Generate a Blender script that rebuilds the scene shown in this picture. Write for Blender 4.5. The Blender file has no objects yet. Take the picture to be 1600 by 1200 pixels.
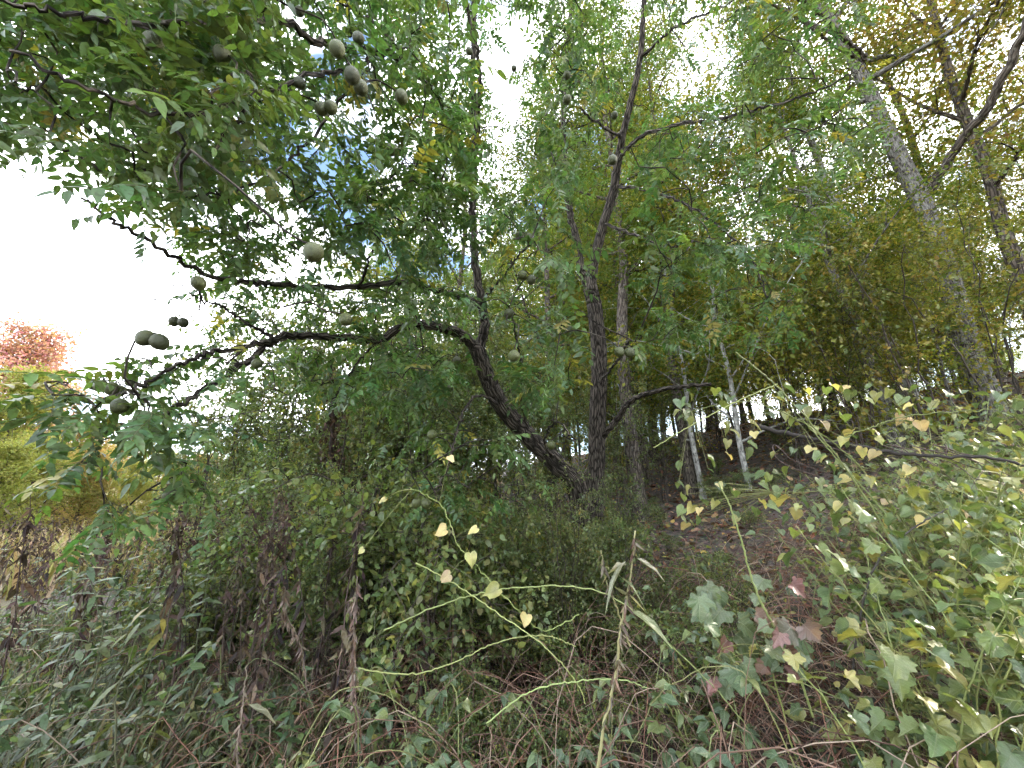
import bpy, math, random
import numpy as np
from mathutils import Matrix, Vector

# ------------------------------------------------------------------ camera, sky, sun
S = bpy.context.scene
COL = S.collection
PITCH = math.radians(16.7)
FPX = 602.0                      # focal length in pixels of the 1600 px wide photograph
CAM = np.array([0.0, 0.0, 1.6])
cd = bpy.data.cameras.new('camera'); cam = bpy.data.objects.new('camera', cd); COL.objects.link(cam)
cd.sensor_width = 36.0; cd.lens = 36.0 * FPX / 1600.0; cd.clip_start = 0.05; cd.clip_end = 3000
cam.location = CAM; cam.rotation_euler = (math.pi / 2 + PITCH, 0, 0)
S.camera = cam

SUN_AZ, SUN_EL = math.radians(82), math.radians(27)      # azimuth clockwise from +Y
w = bpy.data.worlds.new('World'); S.world = w; w.use_nodes = True
nt = w.node_tree; bg = nt.nodes['Background']; bg.inputs['Strength'].default_value = 0.12
sky = nt.nodes.new('ShaderNodeTexSky'); sky.sky_type = 'NISHITA'; sky.sun_disc = False
sky.sun_elevation = SUN_EL; sky.sun_rotation = SUN_AZ; sky.air_density = 1.0; sky.dust_density = 0.8
tc = nt.nodes.new('ShaderNodeTexCoord')
mp = nt.nodes.new('ShaderNodeMapping'); mp.inputs['Location'].default_value = (3.1, 1.2, 0.4); mp.inputs['Scale'].default_value = (1, 1, 1.7)
cn = nt.nodes.new('ShaderNodeTexNoise'); cn.inputs['Scale'].default_value = 2.6; cn.inputs['Detail'].default_value = 3; cn.inputs['Roughness'].default_value = 0.62
cr = nt.nodes.new('ShaderNodeValToRGB'); cr.color_ramp.elements[0].position = 0.425; cr.color_ramp.elements[1].position = 0.60
mx = nt.nodes.new('ShaderNodeMix'); mx.data_type = 'RGBA'
mx.inputs['B'].default_value = (20.0, 20.3, 21.0, 1)
L = nt.links.new
L(tc.outputs['Generated'], mp.inputs['Vector']); L(mp.outputs['Vector'], cn.inputs['Vector']); L(cn.outputs['Fac'], cr.inputs['Fac'])
L(cr.outputs['Color'], mx.inputs['Factor']); L(sky.outputs['Color'], mx.inputs['A']); L(mx.outputs['Result'], bg.inputs['Color'])
sd = bpy.data.lights.new('sun', 'SUN'); sun = bpy.data.objects.new('sun', sd); COL.objects.link(sun)
sd.energy = 2.0; sd.angle = math.radians(0.5); sd.color = (1.0, 0.90, 0.76)
sdir = Vector((math.sin(SUN_AZ) * math.cos(SUN_EL), math.cos(SUN_AZ) * math.cos(SUN_EL), math.sin(SUN_EL)))
sun.rotation_euler = sdir.to_track_quat('Z', 'Y').to_euler()
sun.location = sdir * 60
vs = S.view_settings; vs.view_transform = 'Standard'; vs.look = 'None'; vs.gamma = 1.0; vs.exposure = 2.3; vs.use_curve_mapping = False
S.cycles.max_bounces = 4; S.cycles.diffuse_bounces = 2; S.cycles.transmission_bounces = 2; S.cycles.glossy_bounces = 1; S.cycles.transparent_max_bounces = 2
S.cycles.use_adaptive_sampling = True; S.cycles.adaptive_threshold = 0.035; S.cycles.adaptive_min_samples = 16; S.cycles.caustics_reflective = False; S.cycles.caustics_refractive = False
S.cycles.use_denoising = True

# ------------------------------------------------------------------ geometry helpers
F_ = np.array([0, math.cos(PITCH), math.sin(PITCH)]); U_ = np.array([0, -math.sin(PITCH), math.cos(PITCH)]); R_ = np.array([1.0, 0, 0])
def at(px, py, d):
    "the point seen at a pixel of the photograph, d metres deep"
    return CAM + (F_ + R_ * ((px - 800) / FPX) + U_ * ((600 - py) / FPX)) * d
def proj(P):
    q = np.atleast_2d(P) - CAM; z = q @ F_
    return 800 + FPX * (q @ R_) / z, 600 - FPX * (q @ U_) / z, z
def norm(v):
    v = np.asarray(v, float); n = np.linalg.norm(v, axis=-1, keepdims=True); return v / np.maximum(n, 1e-9)
def sstep(a, b, x):
    t = np.clip((x - a) / (b - a), 0, 1); return t * t * (3 - 2 * t)
def softp(x, k=1.2): return np.logaddexp(0, x / k) * k

def ground(x, y):
    x = np.asarray(x, float); y = np.asarray(y, float)
    u = 0.92 * x + 0.40 * y
    h = 0.36 * softp(u - 2.6) - 0.36 * softp(u - 18.5, 2.0) - 0.02 * softp(u - 24, 3)
    h = h * sstep(-4, 1.5, x + 0.12 * y)
    left = sstep(-2, -14, x)
    h = h - 0.5 * left * sstep(2, 12, y + 4) + 0.10 * softp(-x - 34, 4) * sstep(-20, -50, x) * sstep(260, 90, -x)
    h = h + 0.07 * np.sin(x * 1.3 + 0.7 * y) * np.sin(y * 1.1 - 0.4 * x + 1) + 0.03 * np.sin(3.1 * x + 1) * np.sin(2.7 * y)
    return h

class Acc:
    "collects triangles with one 3-vector attribute per vertex; build() links them as ONE mesh object"
    def __init__(s): s.V = []; s.F = []; s.A = []; s.n = 0
    def add(s, V, F, A):
        V = np.asarray(V, float).reshape(-1, 3); s.V.append(V); s.F.append(np.asarray(F, np.int64) + s.n)
        A = np.asarray(A, float); s.A.append(np.broadcast_to(A, V.shape) if A.ndim == 1 else A.reshape(-1, 3)); s.n += len(V)
    def mesh(s, name, smooth=True):
        V = np.concatenate(s.V); F = np.concatenate(s.F); A = np.concatenate(s.A)
        me = bpy.data.meshes.new(name); me.vertices.add(len(V)); me.vertices.foreach_set('co', V.astype(np.float32).ravel())
        me.loops.add(F.size); me.loops.foreach_set('vertex_index', F.astype(np.int32).ravel())
        me.polygons.add(len(F)); me.polygons.foreach_set('loop_start', np.arange(0, F.size, 3, dtype=np.int32))
        at_ = me.attributes.new('tint', 'FLOAT_VECTOR', 'POINT'); at_.data.foreach_set('vector', A.astype(np.float32).ravel())
        me.update(calc_edges=True)
        if smooth: me.polygons.foreach_set('use_smooth', np.ones(len(F), bool))
        return me
    def build(s, name, mat, parent=None, smooth=True, loc=None):
        me = s.mesh(name, smooth); me.materials.append(mat)
        return link(name, me, parent, loc)

def link(name, data, parent=None, loc=None):
    o = bpy.data.objects.new(name, data); COL.objects.link(o)
    if parent is not None: o.parent = parent
    if loc is not None: o.location = loc
    return o
def thing(name, label, cat, loc=(0, 0, 0), group=None):
    o = link(name, None, None, loc); o.empty_display_size = 0.1
    o['label'] = label; o['category'] = cat
    if group: o['group'] = group
    return o
def tagstuff(o, label=None, cat=None):
    o['kind'] = 'stuff'
    if label: o['label'] = label
    if cat: o['category'] = cat
    return o
def copy_tree(root, loc, rz=0.0, sc=1.0, label=None, group=None, tilt=(0, 0)):
    r = root.copy(); COL.objects.link(r); r.location = loc; r.rotation_euler = (tilt[0], tilt[1], rz); r.scale = (sc,) * 3
    if label: r['label'] = label
    if group: r['group'] = group
    for ch in list(root.children):
        c = ch.copy(); COL.objects.link(c); c.parent = r
    return r

def tube(acc, P, Rr, sides=6, rough=0.0, seed=0, attr=None, cap=True):
    P = np.asarray(P, float); n = len(P); Rr = np.broadcast_to(np.asarray(Rr, float), (n,))
    T = np.gradient(P, axis=0); T = norm(T)
    ref = np.array([0.13, 0.97, 0.2]) if abs(T[0][2]) > 0.8 else np.array([0, 0, 1.0])
    X = np.cross(T, ref); X = norm(X); Y = np.cross(T, X)
    a = np.arange(sides) * (2 * math.pi / sides); ca, sa = np.cos(a), np.sin(a)
    sl = np.concatenate([[0], np.cumsum(np.linalg.norm(np.diff(P, axis=0), axis=1))])
    rad = Rr[:, None] * np.ones((1, sides))
    if rough > 0:
        g = np.random.default_rng(seed); k = 5; m = np.zeros((n, sides))
        for i in range(9):
            f = [1, 2, 3, 5, 7, 8, 9, 11, 13][i]; ph = g.uniform(0, 6.28); sp = g.uniform(-1.6, 1.6)
            m += np.cos(f * a[None, :] + ph + (.9 if f > 4 else .5) * np.sin(sl[:, None] * sp * 2 + g.uniform(0, 6))) / (1.6 if f > 4 else 2.5)
        rad = rad * (1 + rough * m + rough * .25 * g.normal(0, 1, (n, sides)))
    V = P[:, None, :] + rad[:, :, None] * (ca[None, :, None] * X[:, None, :] + sa[None, :, None] * Y[:, None, :])
    i = np.arange(n - 1)[:, None] * sides; j = np.arange(sides)[None, :]; j2 = (j + 1) % sides
    A_, B_, C_, D_ = i + j, i + j2, i + sides + j2, i + sides + j
    F = np.concatenate([np.stack([A_, B_, C_], -1).reshape(-1, 3), np.stack([A_, C_, D_], -1).reshape(-1, 3)])
    if attr is None:
        at_ = np.stack([ca[None, :] * Rr[:, None], sa[None, :] * Rr[:, None], np.repeat(sl[:, None], sides, 1)], -1)
    else: at_ = np.broadcast_to(np.asarray(attr, float), V.shape)
    V = V.reshape(-1, 3); at_ = at_.reshape(-1, 3)
    if cap:
        V = np.vstack([V, P[-1] + T[-1] * Rr[-1] * 0.5]); at_ = np.vstack([at_, at_[-1]]); b = (n - 1) * sides
        F = np.vstack([F, np.stack([b + np.arange(sides), b + (np.arange(sides) + 1) % sides, np.full(sides, n * sides)], -1)])
    acc.add(V, F, at_)

def curve(P, n, wob=0.0, rng=None):
    "Catmull-Rom through control points, with a little wander"
    P = np.asarray(P, float); m = len(P)
    if m < 3: Q = P[0] + (P[-1] - P[0]) * np.linspace(0, 1, n)[:, None]
    else:
        E = np.vstack([2 * P[0] - P[1], P, 2 * P[-1] - P[-2]]); t = np.linspace(0, m - 1 - 1e-6, n); i = t.astype(int); f = (t - i)[:, None]
        a, b, c, d = E[i], E[i + 1], E[i + 2], E[i + 3]
        Q = 0.5 * (2 * b + (c - a) * f + (2 * a - 5 * b + 4 * c - d) * f ** 2 + (3 * b - a - 3 * c + d) * f ** 3)
    if wob and rng is not None:
        wv = rng.normal(0, wob, (n, 3)); wv[0] = 0; Q = Q + wv
    return Q

# ---- leaf outlines: (x across, y along, z up), unit length
def half_strip(prof, fold=0.12, curl=0.12):
    "prof: (y, halfwidth) rows; first and last are points"
    V = [(0, prof[0][0], 0)]; rows = []
    for (y, wd) in prof[1:-1]:
        z = -curl * y * y; k = len(V); V += [(-wd, y - 0.03, z + fold * wd), (0, y, z), (wd, y - 0.03, z + fold * wd)]; rows.append(k)
    e = len(V); V.append((0, prof[-1][0], -curl * prof[-1][0] ** 2)); F = []
    k = rows[0]; F += [(0, k + 1, k), (0, k + 2, k + 1)]
    for a, b in zip(rows[:-1], rows[1:]):
        for q in (0, 1): F += [(a + q, a + q + 1, b + q + 1), (a + q, b + q + 1, b + q)]
    k = rows[-1]; F += [(k, k + 1, e), (k + 1, k + 2, e)]
    return np.array(V, float), np.array(F)
def fan(half, c, cup=0.1, curl=0.15, seed=0):
    g = np.random.default_rng(seed)
    H = list(half) + [(-x, y) for (x, y) in reversed(half[1:-1])]; V = [(0, c, 0)]
    for (x, y) in H: V.append((x * g.uniform(.93, 1.07), y * g.uniform(.95, 1.05), cup * abs(x) - curl * y * y + g.uniform(-.03, .03)))
    n = len(H); F = [(0, 1 + (i + 1) % n, 1 + i) for i in range(n)]
    F = [(a, c_, b) for (a, b, c_) in F]
    return np.array(V, float), np.array(F)
DIAMOND = (np.array([(0, 0, 0), (-.30, .45, .07), (0, 1, -.08), (.30, .45, .07)], float), np.array([(0, 2, 1), (0, 3, 2)]))
OVATE = half_strip([(0, 0), (.28, .29), (.64, .24), (1, 0)])
LANCE = half_strip([(0, 0), (.25, .12), (.6, .11), (1, 0)], curl=.25)
LEAFLET = half_strip([(0, 0), (.22, .205), (.58, .185), (1, 0)], fold=.25, curl=.14)
HEART = fan([(0, 0), (.16, -.13), (.38, -.12), (.52, .1), (.5, .35), (.32, .65), (.12, .88), (0, 1.0)], .3)
MAPLE = fan([(0, 0), (.14, .02), (.30, -.08), (.46, -.03), (.44, .10), (.52, .20), (.68, .30), (.64, .40), (.66, .50), (.44, .52), (.40, .60), (.38, .74), (.22, .76), (.14, .92), (0, 1.04)], .22, cup=.12, curl=.12)
GRAPE = fan([(0, 0), (.2, -.12), (.46, -.08), (.50, .08), (.62, .22), (.55, .38), (.60, .52), (.36, .58), (.30, .78), (.12, .86), (0, 1.0)], .3, cup=.08)
OAK = half_strip([(0, 0), (.2, .12), (.32, .28), (.42, .17), (.58, .32), (.68, .18), (.82, .22), (1, 0)], fold=.15, curl=.2)

def frames(axis, nrm):
    Y = norm(axis); Z = nrm - (nrm * Y).sum(-1, keepdims=True) * Y; Z = norm(Z); X = np.cross(Y, Z); return X, Y, Z
def stamp(acc, tmpl, pos, axis, nrm, size, cols, width=1.0):
    TV, TF = tmpl; pos = np.atleast_2d(pos); n = len(pos); X, Y, Z = frames(np.atleast_2d(axis), np.atleast_2d(nrm)); s = np.broadcast_to(np.asarray(size, float), (n,))[:, None, None]
    V = pos[:, None, :] + s * (width * TV[None, :, 0:1] * X[:, None] + TV[None, :, 1:2] * Y[:, None] + TV[None, :, 2:3] * Z[:, None])
    F = TF[None] + (np.arange(n) * len(TV))[:, None, None]
    C = np.repeat(np.atleast_2d(cols)[:, None, :] if np.asarray(cols).ndim == 2 else np.broadcast_to(np.asarray(cols, float), (n, 3))[:, None, :], len(TV), 1)
    acc.add(V.reshape(-1, 3), F.reshape(-1, 3), C.reshape(-1, 3))
def leafmat(pos, axis, nrm, size):
    X, Y, Z = frames(np.asarray(axis, float)[None], np.asarray(nrm, float)[None])
    M = Matrix.Identity(4)
    for c, v in enumerate((X[0], Y[0], Z[0])):
        for r in range(3): M[r][c] = v[r] * size
    for r in range(3): M[r][3] = pos[r]
    return M
def palette(rng, n, pal, jit=0.18):
    "pal: list of (weight, rgb)"
    wt = np.array([p[0] for p in pal], float); wt /= wt.sum(); i = rng.choice(len(pal), n, p=wt)
    c = np.array([p[1] for p in pal], float)[i]
    return np.clip(c * (1 + rng.normal(0, jit, (n, 1))) * (1 + rng.normal(0, jit * .35, (n, 3))), 0.004, 0.9)

# ------------------------------------------------------------------ materials
def newmat(name):
    m = bpy.data.materials.new(name); m.use_nodes = True; return m, m.node_tree, m.node_tree.nodes['Principled BSDF'], m.node_tree.nodes['Material Output']
def leaf_material(name, trans=0.4, rough=0.5, spec=0.35, vary=0.12, huev=0.03, tex=True):
    m, t, b, out = newmat(name); N = t.nodes.new; K = t.links.new
    a = N('ShaderNodeAttribute'); a.attribute_name = 'tint'
    oi = N('ShaderNodeObjectInfo'); hs = N('ShaderNodeHueSaturation')
    mr = N('ShaderNodeMapRange'); mr.inputs['To Min'].default_value = .5 - huev; mr.inputs['To Max'].default_value = .5 + huev * .6
    mv = N('ShaderNodeMapRange'); mv.inputs['To Min'].default_value = 1 - vary; mv.inputs['To Max'].default_value = 1 + vary
    K(oi.outputs['Random'], mr.inputs['Value']); K(mr.outputs[0], hs.inputs['Hue'])
    ml = N('ShaderNodeMath'); ml.operation = 'FRACT'; mm = N('ShaderNodeMath'); mm.operation = 'MULTIPLY'; mm.inputs[1].default_value = 17.3
    K(oi.outputs['Random'], mm.inputs[0]); K(mm.outputs[0], ml.inputs[0]); K(ml.outputs[0], mv.inputs['Value']); K(mv.outputs[0], hs.inputs['Value'])
    K(a.outputs['Color'], hs.inputs['Color']); col = hs.outputs['Color']
    if tex:   # blotches and specks
        tcn = N('ShaderNodeTexCoord'); nz = N('ShaderNodeTexNoise'); nz.inputs['Scale'].default_value = 55; nz.inputs['Detail'].default_value = 1
        K(tcn.outputs['Object'], nz.inputs['Vector']); rp = N('ShaderNodeValToRGB'); rp.color_ramp.elements[0].position = .34; rp.color_ramp.elements[0].color = (.62, .52, .34, 1); rp.color_ramp.elements[1].position = .5; rp.color_ramp.elements[1].color = (1, 1, 1, 1)
        K(nz.outputs['Fac'], rp.inputs['Fac']); mu = N('ShaderNodeMix'); mu.data_type = 'RGBA'; mu.blend_type = 'MULTIPLY'; mu.inputs['Factor'].default_value = .8
        K(col, mu.inputs['A']); K(rp.outputs['Color'], mu.inputs['B']); col = mu.outputs['Result']
    K(col, b.inputs['Base Color']); b.inputs['Roughness'].default_value = rough; b.inputs['Specular IOR Level'].default_value = spec
    tr = N('ShaderNodeBsdfTranslucent'); tm = N('ShaderNodeMix'); tm.data_type = 'RGBA'; tm.blend_type = 'MULTIPLY'; tm.inputs['Factor'].default_value = 1; tm.inputs['B'].default_value = (1.5, 1.5, .75, 1)
    K(col, tm.inputs['A']); K(tm.outputs['Result'], tr.inputs['Color'])
    ms = N('ShaderNodeMixShader'); ms.inputs[0].default_value = trans; K(b.outputs[0], ms.inputs[1]); K(tr.outputs[0], ms.inputs[2]); K(ms.outputs[0], out.inputs['Surface'])
    return m
def bark_material(name, c0, c1, lichen=None, lich=0.5, scale=1.0, bump=0.6, along=0.16):
    m, t, b, out = newmat(name); N = t.nodes.new; K = t.links.new
    a = N('ShaderNodeAttribute'); a.attribute_name = 'tint'
    mpn = N('ShaderNodeMapping'); mpn.inputs['Scale'].default_value = (1, 1, along); K(a.outputs['Vector'], mpn.inputs['Vector'])
    n1 = N('ShaderNodeTexNoise'); n1.inputs['Scale'].default_value = 60 * scale; n1.inputs['Detail'].default_value = 3; n1.inputs['Roughness'].default_value = .65; n1.inputs['Distortion'].default_value = .6
    K(mpn.outputs[0], n1.inputs['Vector'])
    vo = N('ShaderNodeTexVoronoi'); vo.feature = 'DISTANCE_TO_EDGE'; vo.inputs['Scale'].default_value = 42 * scale; K(mpn.outputs[0], vo.inputs['Vector'])
    vr = N('ShaderNodeMapRange'); vr.inputs['From Max'].default_value = .25; K(vo.outputs['Distance'], vr.inputs['Value'])
    mu = N('ShaderNodeMath'); mu.operation = 'MULTIPLY'; K(n1.outputs['Fac'], mu.inputs[0]); K(vr.outputs[0], mu.inputs[1])
    rp = N('ShaderNodeValToRGB'); rp.color_ramp.elements[0].color = (*c0, 1); rp.color_ramp.elements[1].color = (*c1, 1); rp.color_ramp.elements[0].position = .08; rp.color_ramp.elements[1].position = .55
    K(mu.outputs[0], rp.inputs['Fac']); col = rp.outputs['Color']
    if lichen:
        n2 = N('ShaderNodeTexNoise'); n2.inputs['Scale'].default_value = 14; n2.inputs['Detail'].default_value = 5; n2.inputs['Roughness'].default_value = .7
        mp2 = N('ShaderNodeMapping'); mp2.inputs['Scale'].default_value = (1.4, 1.4, .7); K(a.outputs['Vector'], mp2.inputs['Vector']); K(mp2.outputs[0], n2.inputs['Vector'])
        r2 = N('ShaderNodeValToRGB'); r2.color_ramp.elements[0].position = 1 - lich - .10; r2.color_ramp.elements[1].position = 1 - lich + .14; K(n2.outputs['Fac'], r2.inputs['Fac'])
        mm = N('ShaderNodeMix'); mm.data_type = 'RGBA'; mm.inputs['B'].default_value = (*lichen, 1); K(r2.outputs['Color'], mm.inputs['Factor']); K(col, mm.inputs['A']); col = mm.outputs['Result']
    K(col, b.inputs['Base Color']); b.inputs['Roughness'].default_value = .9; b.inputs['Specular IOR Level'].default_value = .2
    bp = N('ShaderNodeBump'); bp.inputs['Strength'].default_value = bump; bp.inputs['Distance'].default_value = .02; K(mu.outputs[0], bp.inputs['Height']); K(bp.outputs[0], b.inputs['Normal'])
    return m
LEAF = leaf_material('leaf_blade', rough=.42, spec=.45, huev=.015, vary=.22)
FARLEAF = leaf_material('canopy_leaf', trans=.5, spec=.2, vary=.2, huev=.014, tex=False)
DRY = leaf_material('dry_leaf', trans=.15, rough=.85, spec=.1)
def veined(name):
    m = leaf_material(name, trans=.38, rough=.36, spec=.6, vary=.25, huev=.012); t = m.node_tree; N = t.nodes.new; K = t.links.new; b = t.nodes['Principled BSDF']
    tcn = N('ShaderNodeTexCoord'); sx = N('ShaderNodeSeparateXYZ'); K(tcn.outputs['Object'], sx.inputs[0])
    def mth(op, a, c=None, v=None):
        q = N('ShaderNodeMath'); q.operation = op; K(a, q.inputs[0])
        if c is not None: K(c, q.inputs[1])
        if v is not None: q.inputs[1].default_value = v
        return q.outputs[0]
    ax = mth('ABSOLUTE', sx.outputs['X']); ph = mth('SUBTRACT', sx.outputs['Y'], mth('MULTIPLY', ax, v=.75)); rib = mth('ABSOLUTE', mth('SINE', mth('MULTIPLY', ph, v=22.)))
    rr = N('ShaderNodeMapRange'); rr.inputs['From Max'].default_value = .22; K(rib, rr.inputs['Value']); mr = N('ShaderNodeMapRange'); mr.inputs['From Max'].default_value = .03; K(ax, mr.inputs['Value'])
    h = mth('MULTIPLY', rr.outputs[0], mr.outputs[0])
    bp = N('ShaderNodeBump'); bp.inputs['Strength'].default_value = .35; bp.inputs['Distance'].default_value = .02; K(h, bp.inputs['Height']); K(bp.outputs[0], b.inputs['Normal'])
    old = b.inputs['Base Color'].links[0].from_socket; mi = N('ShaderNodeMix'); mi.data_type = 'RGBA'; mi.blend_type = 'SCREEN'; inv = mth('MULTIPLY', mth('SUBTRACT', h, v=1.), v=-.16); K(inv, mi.inputs['Factor']); K(old, mi.inputs['A']); mi.inputs['B'].default_value = (.8, .8, .5, 1); K(mi.outputs['Result'], b.inputs['Base Color'])
    return m
LEAF_V = veined('veined_leaf')
BARK_W = bark_material('furrowed_dark_bark', (.014, .011, .009), (.125, .105, .088), scale=1.0, bump=1.0, along=.14)
BARK_G = bark_material('grey_brown_bark', (.03, .025, .02), (.16, .135, .11), scale=.8, bump=.7)
BARK_L = bark_material('lichened_pale_bark', (.03, .026, .023), (.17, .15, .135), lichen=(.235, .235, .215), lich=.47, bump=.7)
BARK_B = bark_material('pale_birch_bark', (.06, .055, .05), (.24, .23, .21), lichen=(.40, .40, .375), lich=.52, bump=.5)
BARK_D = bark_material('dark_woodland_bark', (.03, .024, .02), (.14, .115, .095), lichen=(.26, .25, .22), lich=.36, scale=.6, bump=.6)  # dark brown bark with patches of paler lichen
STEM = leaf_material('green_stem', trans=.0, rough=.5, tex=False)
WOODY = leaf_material('twig_wood', trans=.0, rough=.8, spec=.15, tex=False)

def husk_material():
    m, t, b, out = newmat('walnut_husk'); N = t.nodes.new; K = t.links.new
    tcn = N('ShaderNodeTexCoord'); n = N('ShaderNodeTexNoise'); n.inputs['Scale'].default_value = 60; n.inputs['Detail'].default_value = 5; K(tcn.outputs['Object'], n.inputs['Vector'])
    r = N('ShaderNodeValToRGB'); e = r.color_ramp.elements; e[0].position = .36; e[0].color = (.014, .012, .005, 1); e[1].position = .60; e[1].color = (.066, .085, .014, 1); K(n.outputs['Fac'], r.inputs['Fac'])
    oi = N('ShaderNodeObjectInfo'); hs = N('ShaderNodeHueSaturation'); mr = N('ShaderNodeMapRange'); mr.inputs['To Min'].default_value = .6; mr.inputs['To Max'].default_value = 1.25; K(oi.outputs['Random'], mr.inputs['Value']); K(mr.outputs[0], hs.inputs['Value']); K(r.outputs['Color'], hs.inputs['Color'])
    K(hs.outputs['Color'], b.inputs['Base Color']); b.inputs['Roughness'].default_value = .5
    bp = N('ShaderNodeBump'); bp.inputs['Strength'].default_value = .5; bp.inputs['Distance'].default_value = .003; K(n.outputs['Fac'], bp.inputs['Height']); K(bp.outputs[0], b.inputs['Normal'])
    return m
HUSK = husk_material()

def ground_material():
    m, t, b, out = newmat('forest_floor'); N = t.nodes.new; K = t.links.new
    g = N('ShaderNodeNewGeometry'); n = N('ShaderNodeTexNoise'); n.inputs['Scale'].default_value = 14; n.inputs['Detail'].default_value = 4; n.inputs['Roughness'].default_value = .7; K(g.outputs['Position'], n.inputs['Vector'])
    v = N('ShaderNodeTexVoronoi'); v.inputs['Scale'].default_value = 16; K(g.outputs['Position'], v.inputs['Vector'])
    r = N('ShaderNodeValToRGB'); e = r.color_ramp.elements; e[0].position = .3; e[0].color = (.018, .012, .008, 1); e[1].position = .7; e[1].color = (.10, .062, .036, 1); K(n.outputs['Fac'], r.inputs['Fac'])
    mm = N('ShaderNodeMix'); mm.data_type = 'RGBA'; mm.blend_type = 'OVERLAY'; mm.inputs['Factor'].default_value = .45; K(r.outputs['Color'], mm.inputs['A']); K(v.outputs['Color'], mm.inputs['B'])
    hs = N('ShaderNodeHueSaturation'); hs.inputs['Saturation'].default_value = .6; K(mm.outputs['Result'], hs.inputs['Color'])
    # meadow to the left, litter on the hill
    sx = N('ShaderNodeSeparateXYZ'); K(g.outputs['Position'], sx.inputs[0]); rr = N('ShaderNodeMapRange'); rr.inputs['From Min'].default_value = -9; rr.inputs['From Max'].default_value = -14; K(sx.outputs['X'], rr.inputs['Value'])
    m2 = N('ShaderNodeMix'); m2.data_type = 'RGBA'; m2.inputs['B'].default_value = (.22, .19, .085, 1); K(rr.outputs[0], m2.inputs['Factor']); K(hs.outputs['Color'], m2.inputs['A'])
    K(m2.outputs['Result'], b.inputs['Base Color']); b.inputs['Roughness'].default_value = .95
    bp = N('ShaderNodeBump'); bp.inputs['Strength'].default_value = .8; bp.inputs['Distance'].default_value = .05; K(n.outputs['Fac'], bp.inputs['Height']); K(bp.outputs[0], b.inputs['Normal'])
    return m

# ------------------------------------------------------------------ the ground: fine near the camera, coarse to the horizon
q = np.concatenate([-np.geomspace(900, 22, 26), np.linspace(-21.5, 21.5, 130), np.geomspace(22, 900, 26)])
gx, gy = np.meshgrid(q, q + 8.0, indexing='ij'); gz = ground(gx, gy); n = len(q)
ii = (np.arange(n - 1)[:, None] * n + np.arange(n - 1)[None, :]).ravel()
ga = Acc(); ga.add(np.stack([gx, gy, gz], -1), np.concatenate([np.stack([ii, ii + n, ii + n + 1], -1), np.stack([ii, ii + n + 1, ii + 1], -1)]), (0, 0, 0))
g_o = ga.build('ground', ground_material()); g_o['kind'] = 'structure'; g_o['label'] = 'brown forest floor rising as a hillside to the right'

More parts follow.
